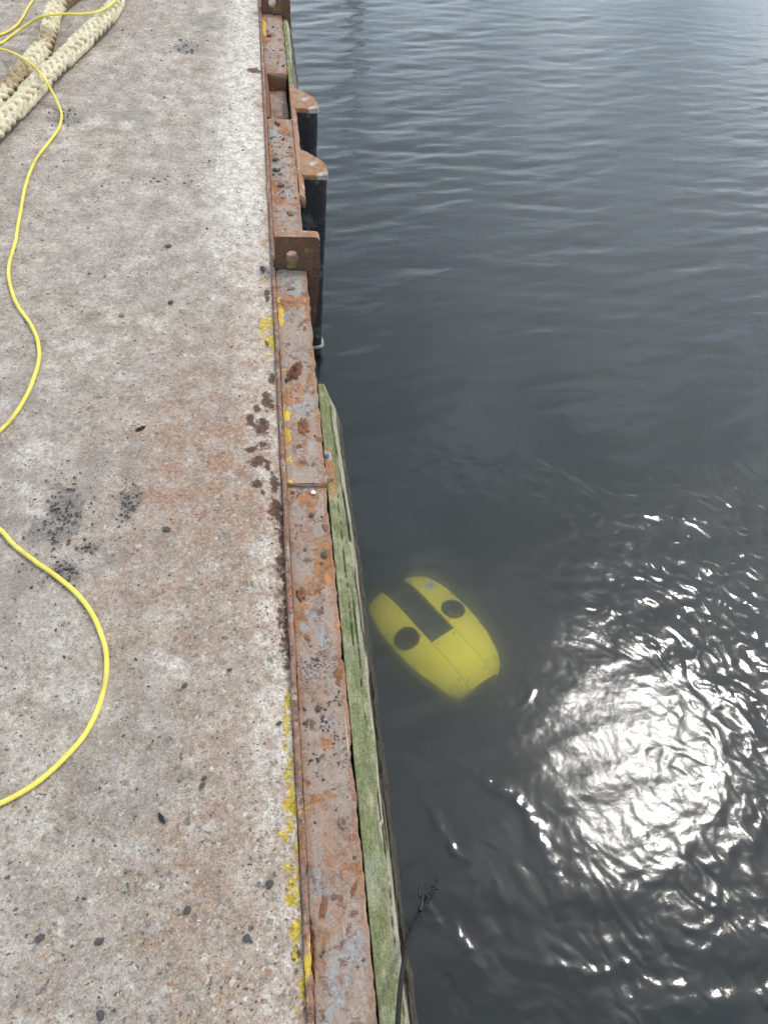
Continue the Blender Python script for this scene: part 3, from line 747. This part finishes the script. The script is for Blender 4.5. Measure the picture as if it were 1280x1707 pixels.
timber('short pale green timber end beyond the two fender piles', 3.86, 8.5, .1545, .206, 41, lambda Y: .0 * Y, [(4.1, .25, .183, .003, .01), (4.0, .1, .175, .002, .02)])

# ------------------------------------------------------------------ water
def build_water():
    xs = axis((.06, .30, .02, .0075), (.30, .85, .0072, .0065), (.85, 1.75, .0052, .0052), (1.75, 2.3, .006, .0072), (2.3, 6.0, .0075, .028), (6.0, 9, .04, .3), (9, 400, .6, 60))
    ys = axis((-60, -1, 10, .4), (-1, .0, .1, .009), (.0, .35, .0072, .006), (.35, 1.55, .0054, .0054), (1.55, 2.6, .006, .0074), (2.6, 9.2, .0078, .026), (9.2, 14, .04, .3), (14, 500, .6, 60))
    X, Y = np.meshgrid(xs, ys)
    Rr = np.hypot(X, Y)
    H = np.zeros_like(X); g = np.random.default_rng(21)
    fade = sstep(11, 7, Rr)
    # masks
    wob = fbm(X, Y, 1.1, 3, 90); wobf = fbm(X, Y, 3.0, 3, 91)
    calm = blob(X, Y, .75, 2.0, .95, .85, .35 * wob)                    # oily smooth water round the vehicle
    front = X - np.interp(Y, [0, .5, .8, 1.2, 1.6, 1.85, 2.05, 2.2, 2.4], [.72, .80, .86, .92, 1.10, 1.32, 1.42, 1.75, 2.6]) + .10 * wobf
    wash = sstep(-.14, .18, front) * sstep(2.45, 2.0, Y + .25 * wobf)
    wash_low = sstep(1.05, .35, Y + .15 * wob) * sstep(.25, .45, X) * .8
    wash = np.clip(np.maximum(wash, wash_low), 0, 1)
    far = sstep(2.2, 4.5, Y + .35 * X + .3 * wob)
    # ambient wind ripple: long crests roughly across the view
    amb = np.zeros_like(X)
    for i in range(46):
        lam = .07 * (7.0 ** g.random()); th = R(90 + 14) + g.normal(0, R(15)); k = 2 * np.pi / lam
        amp = .0185 * lam ** .85 / 7.5 * (1.0 if lam < .2 else .62)
        amb += amp * np.sin(k * (np.cos(th) * X + np.sin(th) * Y) + g.random() * 6.28 + 1.2 * wobf)
    gust = .65 + .6 * sstep(-.3, .5, fbm(X, Y, .55, 3, 95))
    H += amb * fade * (.24 + .66 * far * gust) * (1 - .6 * calm)
    # broad swell of the wash
    boil = sstep(1.5, .3, np.hypot((X - 1.20) / .34, (Y - .93) / .42) + .3 * wobf)                 # smoother dome of water where the sun glares
    lively = wash * (1 - .68 * boil) * (.55 + .45 * sstep(1.0, 1.35, X + .2 * wob))
    H += lively * (.0042 * fbm(X, Y, 3.6, 2, 101) + .0034 * fbm(X + .4 * wobf, Y, 7.0, 2, 102))
    # ridged turbulent ripple in the wash, streaming towards the lower right
    ux = X * .80 + Y * .60; uy = -X * .60 + Y * .80                   # u along the streaks, perpendicular v
    wx = ux + .06 * fbm(X, Y, 4.5, 2, 103); wy = uy + .07 * fbm(X, Y, 5.2, 2, 104)
    rid = 1 - np.abs(fbm(wx * 1.5, wy * .8, 9, 2, 105)) * 2
    H += lively * .0019 * rid
    H += (.14 * wash + .70 * lively) * (.0007 * fbm(wx * 1.25, wy * .85, 19, 2, 106) + .00062 * fbm(wx, wy, 36, 3, 107, .6))
    H += wash_low * (1 - boil) * (.0016 * fbm(wx * 1.3, wy * .6, 7, 2, 141) + .0008 * fbm(wx * 1.3, wy * .7, 17, 2, 142))
    # ring ripples round the boil where the sun glares
    for cx, cy, r0, lam, amp, wd in ((1.06, .40, .05, .030, .00018, .10),
                                     (1.27, .47, .07, .034, .00018, .10), (.47, .42, .03, .026, .00016, .06), (.83, 1.17, .04, .035, .0002, .08), (.97, .23, .02, .024, .0002, .06)):
        r = np.hypot(X - cx, (Y - cy) * .9) + .05 * wobf + .012 * fbm(X, Y, 12, 2, 92)
        H += .8 * amp * np.sin(2 * np.pi * r / lam) * np.exp(-((r - r0) / wd) ** 2)
    # low ridges thrown off by the vehicle
    def ridge(pts, amp, w):
        P, s = spline([(a, b, 0) for a, b in pts], .01); m = (X > P[:, 0].min() - .15) & (X < P[:, 0].max() + .15) & (Y > P[:, 1].min() - .15) & (Y < P[:, 1].max() + .15)
        xx = X[m]; yy = Y[m]; d = np.full(xx.shape, 9.0); q = np.zeros(xx.shape); tt = np.linspace(0, 1, len(P))
        for i in range(len(P)):
            e = np.hypot(xx - P[i, 0], yy - P[i, 1]); b = e < d; d = np.where(b, e, d); q = np.where(b, tt[i], q)
        d = d + .012 * fbm(xx, yy, 14, 2, 111)
        H[m] += .5 * amp * np.exp(-(d / w) ** 2) * np.sin(np.pi * np.clip(q, 0, 1)) ** .6 * (1 + 1.3 * fbm(xx, yy, 24, 3, 112))
    ridge([(.42, 1.02), (.56, .93), (.70, .83), (.78, .74), (.81, .62), (.84, .50)], .0040, .022)
    ridge([(.47, .80), (.50, .70), (.55, .60), (.57, .54)], .0030, .016)
    ridge([(.36, .60), (.44, .45), (.52, .37), (.56, .28)], .0032, .018)
    ridge([(.60, .36), (.74, .30), (.90, .27), (1.1, .31)], .0030, .02)
    ridge([(.70, 2.36), (.86, 2.27), (1.02, 2.30)], .0016, .018)
    ridge([(1.16, 2.30), (1.30, 2.18), (1.42, 2.05), (1.50, 1.95)], .0026, .02)
    ridge([(1.38, 2.05), (1.6, 1.95), (1.85, 1.92), (2.2, 1.85)], .0026, .03)
    ridge([(1.22, 1.62), (1.40, 1.35), (1.62, 1.12), (1.86, .98)], .0040, .03)
    ridge([(.80, 1.24), (.88, 1.22), (.90, 1.15), (.84, 1.10), (.76, 1.12)], .0020, .016)
    # swirls left by the thrusters above and right of the vehicle
    rr = np.hypot(X - .72, Y - 1.45); ang = np.arctan2(Y - 1.45, X - .72)
    sw = np.exp(-((rr - .80 - .12 * wobf) / .20) ** 2) * sstep(-.5, .2, ang) * sstep(2.6, 1.9, ang)
    H += sw * (.0026 * fbm(rr * 1.6, ang * .9, 8, 2, 131) + .0015 * fbm(X, Y, 15, 3, 132))
    # a breath of fine texture everywhere near
    H += fade * .00040 * fbm(X * .6, Y * 1.5, 16, 3, 120) * (1 - .3 * calm) + .00030 * fbm(X, Y, 30, 2, 121) * sstep(6, 3, Rr) * (1 - .6 * calm)
    V = np.stack([X, Y, WATER + H], -1).reshape(-1, 3); nu = len(xs); nv = len(ys); F = grid_faces(nu, nv); n = len(V)
    # close the body of water
    loop = np.concatenate([np.arange(nu), np.arange(1, nv) * nu + nu - 1, (nv - 1) * nu + np.arange(nu - 2, -1, -1), np.arange(nv - 2, 0, -1) * nu])
    B = V[loop].copy(); B[:, 2] = -3.9; m = len(loop); i = np.arange(m); j = (i + 1) % m
    sides = np.stack([loop[i], n + i, n + j, loop[j]], 1)
    c = n + m; bottom = np.stack([np.full(m, c), n + j, n + i, n + i], 1)
    V = np.vstack([V, B, [[100, 100, -3.9]]])
    F = np.vstack([F, sides]); me = bpy.data.meshes.new('water')
    tri = np.stack([np.full(m, c), n + j, n + i], 1)
    Fl = np.concatenate([F.ravel(), tri.ravel()]).astype(np.int32)
    ls = np.concatenate([np.arange(len(F)) * 4, len(F) * 4 + np.arange(len(tri)) * 3]).astype(np.int32)
    me.vertices.add(len(V)); me.vertices.foreach_set('co', V.astype(np.float32).ravel())
    me.loops.add(len(Fl)); me.loops.foreach_set('vertex_index', Fl); me.polygons.add(len(ls)); me.polygons.foreach_set('loop_start', ls)
    me.update(calc_edges=True); me.polygons.foreach_set('use_smooth', np.ones(len(ls), bool)); me.update()
    pad = np.zeros(len(V) - n)
    attr(me, 'far', np.r_[(.06 + .6 * far * (1 - .7 * calm)).ravel(), pad]); attr(me, 'wash', np.r_[(.05 + .95 * wash).ravel(), pad]); attr(me, 'boil', np.r_[np.exp(-(np.hypot(X - 1.18, Y - .92) / .42) ** 2).ravel(), pad])
    return tag(link('water', me, M_WATER), kind='structure')
water = build_water()
bm = bmesh.new(); bmesh.ops.create_grid(bm, x_segments=1, y_segments=1, size=450)
for v in bm.verts: v.co += Vector((200, 200, -4.0))
tag(from_bm('harbour_bed', bm, M_BED), kind='structure')

# ------------------------------------------------------------------ underwater vehicle
rov = tag(empty('underwater_vehicle', (.606, 1.515, -1.052)), 'yellow underwater vehicle with two round thrusters hovering just under the dark water', 'underwater vehicle')
# local x = lateral (b), local y = aft-to-bow axis (a); bow points down-right in the picture and sits higher
ax = Vector((.5, -.866, .075)).normalized(); la = Vector((.866, .5, .02)); la = (la - ax * la.dot(ax)).normalized(); upv = la.cross(ax).normalized()
if upv.z < 0: upv = -upv
rov.matrix_world = Matrix(((la.x, ax.x, upv.x, .606), (la.y, ax.y, upv.y, 1.515), (la.z, ax.z, upv.z, -1.052), (0, 0, 0, 1)))
A_ = [-.245, -.235, -.20, -.11, 0, .07, .15, .19, .25, .28, .297, .303]; W_ = [.104, .128, .150, .172, .180, .176, .165, .153, .136, .118, .098, .075]
def half_w(a): return np.interp(a, A_, W_)
def crown(a, b):
    w = half_w(a); t = np.abs(b) / np.maximum(w, .01)
    return .012 - .030 * t ** 2.4 - .035 * np.clip((a - .18) / .12, 0, 1) ** 2 - .02 * np.clip((-.12 - a) / .12, 0, 1) ** 2
def shell(name, a0, a1, b_in, sign, holes):
    """one moulded panel between seam |b|=b_in and the hull outline; sign 0 = centre panel"""
    aa = np.linspace(a0, a1, 150); k = 46
    rows = []
    for a in aa:
        w = float(half_w(a))
        if sign == 0: lo, hi = -min(b_in, w), min(b_in, w)
        else: lo, hi = b_in, max(w, b_in + .004)
        b = np.linspace(lo, hi, k); z = crown(a, b)
        if sign == 0: r = [(lo, a, z[0] - .02)] + list(zip(b, [a] * k, z)) + [(hi, a, z[-1] - .02)]
        else:
            wl_ = [(hi + .004, a, z[-1] - .012), (hi + .004, a, z[-1] - .03), (hi - .004, a, z[-1] - .06), (hi - .03, a, z[-1] - .085)]
            r = [(b_in, a, z[0] - .02)] + list(zip(b, [a] * k, z)) + wl_
            r = [(q[0] * sign, q[1], q[2]) for q in r]
        rows.append(r)
    V = np.array(rows); nu = V.shape[1]; V = V.reshape(-1, 3)
    # end walls
    F = grid_faces(nu, len(aa), flip=(sign < 0))
    for (hb, ha, hr) in holes:
        c = V[F].mean(1); F = F[np.hypot(c[:, 0] - hb, c[:, 1] - ha) > hr]
    e0 = V[:nu].copy(); e0[:, 2] -= .03; e1 = V[-nu:].copy(); e1[:, 2] -= .03; n0 = len(V); V = np.vstack([V, e0, e1])
    i = np.arange(nu - 1); last = (len(aa) - 1) * nu
    F = np.vstack([F, np.stack([i, i + 1, n0 + i + 1, n0 + i], 1), np.stack([last + i, n0 + nu + i, n0 + nu + i + 1, last + i + 1], 1)])
    return link(name, mesh_np(name, V, F), M_ROVY, rov)
shell('shell_panel', -.245, .300, .0575, -1, [(-.117, -.004, .049)])
shell('shell_panel', -.245, .300, .0575, 1, [(.117, -.004, .049)])
shell('shell_panel', .072, .303, .0555, 0, [])
def lathe(bm, prof, seg=32, mtx=Matrix()):
    rings = []
    for r, z in prof: rings.append([bm.verts.new(mtx @ Vector((r * math.cos(t), r * math.sin(t), z))) for t in np.linspace(0, 2 * math.pi, seg, endpoint=False)])
    for a, b in zip(rings, rings[1:]):
        for i in range(seg): bm.faces.new((a[i], a[(i + 1) % seg], b[(i + 1) % seg], b[i]))
    return rings
for sx in (-1, 1):
    bm = bmesh.new(); lathe(bm, [(.0455, -.10), (.0455, -.014), (.0460, -.006), (.0500, -.005), (.0508, -.009), (.0508, -.10)], 36)
    bmesh.ops.translate(bm, verts=bm.verts, vec=(sx * .117, -.004, 0))
    th = from_bm('thruster_duct', bm, M_ROVD, rov, smooth=True)
    bm = bmesh.new()
    bmesh.ops.create_cone(bm, cap_ends=True, segments=16, radius1=.012, radius2=.008, depth=.04)
    for q in range(4):
        t = q * math.pi / 2 + .3
        vs = [bm.verts.new(Vector((r * math.cos(t + dt), r * math.sin(t + dt), dz))) for r, dt, dz in ((.009, -.5, -.010), (.038, -.28, -.006), (.038, .28, .006), (.009, .5, .010))]
        bm.faces.new(vs)
    bmesh.ops.translate(bm, verts=bm.verts, vec=(sx * .117, -.004, -.055))
    from_bm('propeller', bm, M_ROVM, th)
bm = bmesh.new(); bm_box(bm, -.088, .088, -.235, .26, -.19, -.062); from_bm('chassis', bm, M_ROVD, rov, bevel=.018)
bm = bmesh.new(); bm_box(bm, -.052, .052, -.225, .066, -.06, -.030); from_bm('channel_floor', bm, M_ROVD, rov, bevel=.006)
for bx, by, s_ in ((-.012, .035, .011), (.022, -.19, .010), (-.025, -.12, .012)):
    bm = bmesh.new(); bmesh.ops.create_cone(bm, cap_ends=True, segments=14, radius1=s_, radius2=s_ * .8, depth=.016)
    bmesh.ops.translate(bm, verts=bm.verts, vec=(bx, by, -.022)); from_bm('connector', bm, M_ROVM, rov, bevel=.001)
for sx in (-1, 1):
    P, s = spline([(sx * .11, -.22, -.20), (sx * .11, -.18, -.24), (sx * .11, .2, -.24), (sx * .11, .26, -.20)], .02)
    link('skid', tube_mesh('skid', P, .011, 8), M_ROVD, rov)
bm = bmesh.new(); bmesh.ops.create_uvsphere(bm, u_segments=20, v_segments=12, radius=.045)
bmesh.ops.translate(bm, verts=bm.verts, vec=(0, .262, -.115)); from_bm('camera_dome', bm, M_ROVM, rov, smooth=True)
for bx, by in ((-.070, -.215), (-.125, -.20), (-.165, -.07), (-.070, .02), (-.160, .10), (-.070, .25), (-.115, .255), (.070, -.215), (.135, -.205), (.165, -.07), (.070, .03), (.160, .10), (.070, .25), (.115, .255), (-.04, .09), (.04, .09), (-.04, .27), (.04, .27)):
    bm = bmesh.new(); bmesh.ops.create_cone(bm, cap_ends=True, segments=10, radius1=.0032, radius2=.0028, depth=.004)
    bmesh.ops.translate(bm, verts=bm.verts, vec=(bx, by, float(crown(np.array(by), np.array(bx))) + .001)); from_bm('screw', bm, M_ROVM, rov)
# pale square sticker with a dark ring on the aft right panel
def patch(name, cb, ca, hb, ha, lift, mat, par):
    b = np.linspace(cb - hb, cb + hb, 8); a = np.linspace(ca - ha, ca + ha, 8); Bm, Am = np.meshgrid(b, a)
    V = np.stack([Bm, Am, crown(Am, Bm) + lift], -1).reshape(-1, 3); return link(name, mesh_np(name, V, grid_faces(8, 8)), mat, par)
lab = patch('sticker', .117, -.147, .022, .021, .0025, M_ROVW, rov)
bm = bmesh.new(); z0 = float(crown(np.array(-.147), np.array(.117))) + .004
lathe(bm, [(.007, z0), (.007, z0 + .001), (.0105, z0 + .001), (.0105, z0)], 20); bmesh.ops.translate(bm, verts=bm.verts, vec=(.117, -.147, 0))
from_bm('ring_mark', bm, M_ROVD, lab)

# ------------------------------------------------------------------ yellow tether on the deck
def tether():
    r = .0056; z = .0018
    def on(pts, zz=z): return [(a, b, zz) for a, b in pts]
    A = [(-1.05, 5.4, z), (-1.09, 5.0, z), (-1.114, 4.674, z), (-1.122, 4.509, z), (-1.131, 4.359, z), (-1.163, 4.257, z), (-1.22, 4.19, z), (-1.33, 4.11, z), (-1.42, 4.02, z), (-1.44, 3.93, z),
         (-1.38, 3.90, z), (-1.28, 3.99, .004), (-1.172, 4.115, z), (-1.136, 4.215, z), (-1.059, 4.292, .034), (-1.001, 4.28, .066), (-.949, 4.266, .083), (-.898, 4.289, .082), (-.818, 4.307, .079),
         (-.740, 4.35, .080), (-.697, 4.422, .083), (-.678, 4.521, .078), (-.672, 4.679, .055), (-.655, 4.95, .01), (-.70, 5.2, z), (-.95, 5.6, z), (-1.5, 5.7, z), (-1.95, 5.2, z), (-1.9, 4.5, z), (-1.55, 4.12, z)]
    Cc = [(-1.30, 4.075, z), (-1.147, 4.009, .02), (-1.061, 3.885, .055), (-.988, 3.762, .081), (-.925, 3.674, .082), (-.872, 3.574, .074), (-.842, 3.525, .04), (-.820, 3.485, .010), (-.803, 3.423, z), (-.799, 3.305, z), (-.819, 3.186, z),
          (-.846, 3.039, z), (-.853, 2.88, z), (-.844, 2.712, z), (-.826, 2.481, z), (-.822, 2.34, z), (-.803, 2.24, z), (-.758, 2.12, z), (-.704, 2.025, z), (-.67, 1.939, z), (-.657, 1.856, z), (-.662, 1.74, z),
          (-.684, 1.631, z), (-.712, 1.571, z), (-.76, 1.48, z), (-.78, 1.39, z), (-.73, 1.30, z), (-.65, 1.23, z), (-.608, 1.181, z), (-.553, 1.131, z), (-.492, 1.078, z), (-.446, 1.032, z), (-.406, .973, z), (-.378, .909, z),
          (-.365, .857, z), (-.363, .80, z), (-.374, .739, z), (-.392, .689, z), (-.422, .647, z), (-.456, .611, z), (-.491, .585, z), (-.531, .565, z), (-.62, .53, z), (-.8, .47, z), (-1.1, .3, z), (-1.4, 0, z)]
    P, s = spline(A + Cc, .012)
    P = P + np.c_[.0035 * fbm(s, s * 0, 5, 3, 301), .0035 * fbm(s, s * 0 + 3, 5, 3, 302), 0 * s]
    V, F = tube_arrays(P, r, 12, False); me = mesh_np('tether_cable', V, F)
    return tag(link('tether_cable', me, M_CABLE), 'yellow tether cable winding loosely over the concrete quay', 'cable')
tether()

# ------------------------------------------------------------------ mooring rope (plaited)
def mooring_rope():
    Rr = .036
    path = [(-1.32, 2.35, .032), (-1.18, 2.62, .032), (-1.09, 2.93, .032), (-1.008, 3.261, .032), (-.968, 3.424, .032), (-.926, 3.61, .032), (-.881, 3.804, .032), (-.83, 4.002, .032), (-.774, 4.207, .032), (-.726, 4.404, .032),
            (-.700, 4.585, .032), (-.698, 4.74, .032), (-.73, 4.86, .032), (-.80, 4.90, .032), (-.87, 4.83, .032), (-.925, 4.70, .032), (-.962, 4.56, .032), (-.975, 4.405, .032), (-.960, 4.218, .032), (-.955, 4.041, .032),
            (-.978, 3.871, .032), (-1.012, 3.649, .032), (-1.052, 3.472, .032), (-1.12, 3.20, .032), (-1.25, 2.9, .032), (-1.45, 2.7, .032)]
    P, s = spline(path, .0055)
    T = np.gradient(P, axis=0); T /= np.linalg.norm(T, axis=1)[:, None]
    N = np.tile([0, 0, 1.0], (len(P), 1)); B = np.cross(T, N); B /= np.linalg.norm(B, axis=1)[:, None]; N = np.cross(B, T)
    root = tag(empty('mooring_rope', (-1.0, 3.4, 0)), 'thick cream plaited mooring rope doubled back in the far corner of the quay', 'rope')
    pitch = .27; w = 2 * np.pi / pitch
    dirt_s = sum(k * np.exp(-((s - c) / wd) ** 2) for c, wd, k in ((.35, .3, .35), (2.95, .22, .9), (3.55, .16, .7), (2.55, .2, .5), (4.0, .2, .8)))
    for hand in (1, -1):
        for i in range(5):
            ph = i * 2 * np.pi / 5 + (np.pi / 5 if hand < 0 else 0)
            th = hand * w * s + ph
            # over two / under two interlacing
            rad = Rr * (.68 + .16 * hand * np.sign(np.sin(2.5 * w * s + i * np.pi)) * np.abs(np.sin(2.5 * w * s + i * np.pi)) ** .6)
            off = (np.cos(th) * rad * 1.10)[:, None] * B + (np.sin(th) * rad * .95)[:, None] * N
            fuzz = .0012 * np.stack([vnoise(s * 70, s * 0 + q, 40 + i * 2 + hand) for q in (1, 5, 9)], 1)
            Q = P + off + fuzz
            V, F = tube_arrays(Q, .0134 * (1 + .14 * vnoise(s * 45, s * 0, 60 + i)), 8, False)
            me = mesh_np('strand', V - np.array(root.location), F); attr(me, 'dirt', np.repeat(dirt_s, 8)); link('strand', me, M_ROPE, root)
    V, F = tube_arrays(P, .020, 8, False); me = mesh_np('core', V - np.array(root.location), F); attr(me, 'dirt', np.repeat(dirt_s + .4, 8)); link('core', me, M_ROPE, root)
    return root
mooring_rope()

# ------------------------------------------------------------------ black cord into the water
def cord():
    root = tag(empty('black_cord', (.456, .558, WATER)), 'thin black cord running over the timber down into the water', 'cord')
    P, s = spline([(.10, -.12, .42), (.135, -.02, .26), (.160, .085, .12), (.180, .155, .06), (.200, .215, .022), (.222, .262, -.02), (.265, .32, -.18), (.345, .42, -.52), (.42, .51, -.81), (.456, .558, -.952),
                       (.50, .64, -1.02), (.55, .72, -1.10), (.60, .80, -1.22)], .008)
    P = P + .0012 * np.stack([vnoise(s * 9, s * 0 + k, 7) for k in (0, 3, 6)], 1)
    rad = np.interp(P[:, 2], [-1.2, -.96, -.8, -.02, .1], [.0025, .003, .0034, .0044, .0046])
    V, F = tube_arrays(P - np.array(root.location), rad, 8, False); link('line', mesh_np('line', V, F), M_CORD, root)
    # knots and clinging weed
    for (t, n, L) in ((-.26, 1, .08), (-.55, 1, .03), (-.88, 2, .025)):
        i = int(np.argmin(np.abs(P[:, 2] - t))); c = P[i] - np.array(root.location)
        W = None
        Vs = []; Fs = []; o = 0
        for q in range(n):
            d = np.array([random.uniform(-.3, .3), random.uniform(-.2, .5), random.uniform(-1, .6)]); d /= np.linalg.norm(d)
            pts = [c + d * L * a + .012 * np.array([vnoise(np.array([a * 4.]), np.array([q * 3. + t]), 5)[0], vnoise(np.array([a * 4.]), np.array([q * 3. + t]), 6)[0], 0]) for a in np.linspace(0, 1, 9)]
            v, f = tube_arrays(np.array(pts), np.linspace(.0045, .0015, 9), 6, False); Vs.append(v); Fs.append(f + o); o += len(v)
        link('weed_tuft', mesh_np('weed_tuft', np.vstack(Vs), np.vstack(Fs)), M_WEED, root)
    return root
cord()

# ------------------------------------------------------------------ stones
def rock_mesh(name, seed, flat=.6, el=1.3, sub=2):
    bm = bmesh.new(); bmesh.ops.create_icosphere(bm, subdivisions=sub, radius=1.0)
    g = np.random.default_rng(seed); pl = [Vector(g.normal(0, 1, 3)).normalized() for _ in range(7)]; cut = g.uniform(.55, .9, 7)
    for v in bm.verts:
        for p, c in zip(pl, cut):
            d = v.co.dot(p)
            if d > c: v.co -= p * (d - c)
        v.co *= 1 + .09 * g.normal()
        v.co.x *= el; v.co.z *= flat
    me = bpy.data.meshes.new(name); bm.to_mesh(me); bm.free(); return me
ROCKS = [rock_mesh('pebble', i, random.uniform(.5, .75), random.uniform(1.05, 1.6), 1) for i in range(8)]
def pebble(x, y, z, r, rot, label, mat=M_GRAVEL, k=0, group=None):
    me = ROCKS[k % 8].copy(); me.materials.clear(); me.materials.append(mat)
    o = bpy.data.objects.new('pebble', me); COL.objects.link(o); o.location = (x, y, z + r * .35); o.rotation_euler = (0, 0, rot); o.scale = (r, r, r)
    return tag(o, label, 'pebble', group)
ZD = -.0045
for a in (
    (-.324, 2.468, ZD, .0105, .2, 'smooth dark pebble alone on pale concrete level with the pad eye', M_GRAVEL, 0),
    (-.299, 2.147, ZD, .0095, .5, 'dark pebble on concrete, upper of the two below the pad eye level', M_GRAVEL, 1),
    (-.444, 2.081, ZD, .0105, .1, 'flat brownish pebble midway between the yellow cable and the rusty edge', M_BROWNST, 2),
    (-.259, 1.216, ZD, .0095, .0, 'dark pebble on the rust stained concrete right of the black patches', M_GRAVEL, 4),
    (-.198, .786, ZD, .0075, 1.2, 'dark upright pebble just right of the widest bend of the yellow cable', M_GRAVEL, 5),
    (-.103, .819, ZD, .0055, .4, 'small black pebble between the cable bend and the yellow paint', M_GRAVEL, 6),
    (-.152, .582, ZD, .0058, .3, 'black pebble, upper of a touching pair near the white worn edge', M_GRAVEL, 7),
    (-.155, .567, ZD, .0062, .9, 'grey pebble, lower of a touching pair near the white worn edge', M_GRAVEL, 0),
    (-.029, .374, ZD, .0085, .2, 'dark pebble bedded in concrete beside the flaking yellow paint', M_GRAVEL, 1),
    (-.174, .344, ZD, .0080, .8, 'angular black pebble on the foreground concrete, above the one beside the yellow lip', M_GRAVEL, 2),
    (-.071, .287, ZD, .0085, .3, 'black pebble in the lower foreground near the yellow painted lip', M_GRAVEL, 3),
    (-.423, .325, ZD, .0075, .3, 'flat dark pebble in the lower left foreground', M_GRAVEL, 4),
    (-.324, .308, ZD, .0080, .6, 'long dark pebble in the lower left foreground, nearer the middle', M_GRAVEL, 5),
    (-.310, .198, ZD, .0080, 2.3, 'dark pebble at the bottom border of the concrete', M_GRAVEL, 6),
    (0.000, .686, ZD, .0062, .2, 'round black pebble on the white worn edge just under yellow flakes', M_GRAVEL, 7),
    (.112, 1.338, -.024, .0085, .3, 'small pinkish white stone on the rusty flange step', M_PALEST, 3),
    (.103, 1.262, -.026, .0075, 1.4, 'dark chip on the flange below the white stone', M_GRAVEL, 1),
    (.126, 1.132, -.026, .0100, -.7, 'long dark flake on the outer edge of the orange rust', M_GRAVEL, 5),
    (.086, .722, -.026, .0080, 1.2, 'large dark gravel piece amid the flange grit', M_GRAVEL, 2),
    (.082, 2.921, -.015, .0120, .1, 'square grey stone chip on the flange above the pad eye', M_GRAVEL, 0),
    (.066, 3.045, -.015, .0120, -.5, 'dark pointed stone on the flange beside the nearer pile cap', M_GRAVEL, 6),
    (.068, 3.125, -.015, .0140, .4, 'dark stone on the flange, farther of the two beside the nearer pile cap', M_GRAVEL, 2),
    (.084, 3.444, -.015, .0140, -.4, 'dark flat stone on the flange near the pocket edge', M_GRAVEL, 5),
    (.073, 4.413, -.013, .0150, .1, 'dark stone on the far flange below the farthest pad eye', M_GRAVEL, 1),
): pebble(*a[:6], a[6], a[7])
# a thin dark scrap and a leaf-like flake on the deck
def scrap(pts, z, w, lbl, mat):
    P, s = spline([(a, b, z) for a, b in pts], .002); rad = w * np.sin(np.linspace(.25, np.pi - .15, len(P)))
    V, F = tube_arrays(P, rad, 6, False); c = P.mean(0); V = V - c; V[:, 2] *= .5
    o = link('scrap', mesh_np('scrap', V, F), mat); o.location = c; return tag(o, lbl, 'scrap')
scrap([(-.236, .522), (-.229, .510), (-.222, .500)], -.002, .0052, 'curled black scrap lying on the foreground concrete', M_CORD)
scrap([(-.362, 1.566), (-.346, 1.574), (-.335, 1.584)], -.002, .0065, 'black sliver of rubber on the concrete above the dark patches', M_CORD)

# loose grit: too small and too many to count
def gravel():
    g = np.random.default_rng(5); Vs = []; Fs = []; o = 0
    base = []
    for k in range(5):
        me = rock_mesh('tmp', 50 + k, .6, 1.3, 1); v = np.array([q.co[:] for q in me.vertices]); f = np.array([q.vertices[:] for q in me.polygons]); base.append((v, f)); bpy.data.meshes.remove(me)
    def put(x, y, z, r):
        nonlocal o
        v, f = base[g.integers(5)]; t = g.random() * 6.28; ca, sa = math.cos(t), math.sin(t)
        q = v * r * np.array([1, g.uniform(.7, 1), 1]); Vs.append(np.c_[q[:, 0] * ca - q[:, 1] * sa + x, q[:, 0] * sa + q[:, 1] * ca + y, q[:, 2] + z + .3 * r]); Fs.append(f + o); o += len(v)
    for i in range(950):
        y = .1 + 5 * g.random() ** 1.3; x = .02 - (.6 + .17 * y) * g.random()
        put(x, y, ZD, g.choice([.0016, .0022, .003, .0042], p=[.45, .37, .15, .03]) * (.92 + .14 * y))
    for i in range(330):
        y = g.choice([g.normal(.68, .09), g.uniform(.1, 4.6), g.normal(3.1, .2)], p=[.45, .4, .15]); x = .055 + .085 * g.random()
        z = -.027 if y < 1.36 else -.013
        put(x, y, z, g.choice([.0015, .0024, .0036, .005], p=[.42, .35, .17, .06]) * (1 + .12 * max(y, 0)))
    for cx, cy, rx, ry, n in ((-.515, 1.275, .05, .09, 130), (-.36, 1.30, .03, .06, 60), (-.437, 1.168, .03, .015, 25), (-.485, 1.1, .03, .03, 40), (-.79, 3.43, .06, .07, 30), (-.333, 4.22, .06, .08, 35), (-.36, 2.92, .11, .03, 16)):
        for i in range(n): put(g.normal(cx, rx * .6), g.normal(cy, ry * .6), ZD, g.choice([.0016, .0026, .0036]) * (1 + .15 * cy))
    me = mesh_np('gravel', np.vstack(Vs), np.vstack(Fs), False)
    return tag(link('gravel', me, M_GRAVEL), 'fine dark grit scattered over the concrete and flange', 'gravel', kind='stuff')
gravel()

# dark post standing out in the harbour; only its broken reflection reaches the picture
def far_post():
    root = tag(empty('mooring_post', (1.62, 13.9, WATER)), 'tall dark mooring post whose broken reflection streaks the far water', 'post')
    zs = np.linspace(-3.0, 4.7, 60); s_ = zs * 0
    P = np.c_[.01 * vnoise(zs * .6, s_, 3), .01 * vnoise(zs * .6, s_ + 4, 3), zs]
    V, F = tube_arrays(P, np.interp(zs, [-3, 4.7], [.085, .055]) * (1 + .04 * vnoise(zs * 5, s_ + 8, 4)), 14, True); link('shaft', mesh_np('shaft', V, F), M_SHAFT, root)
    bm = bmesh.new(); bmesh.ops.create_cone(bm, cap_ends=True, segments=14, radius1=.085, radius2=.02, depth=.12)
    bmesh.ops.translate(bm, verts=bm.verts, vec=(0, 0, 4.76)); from_bm('cap', bm, M_SHAFT, root, bevel=.004)
far_post()
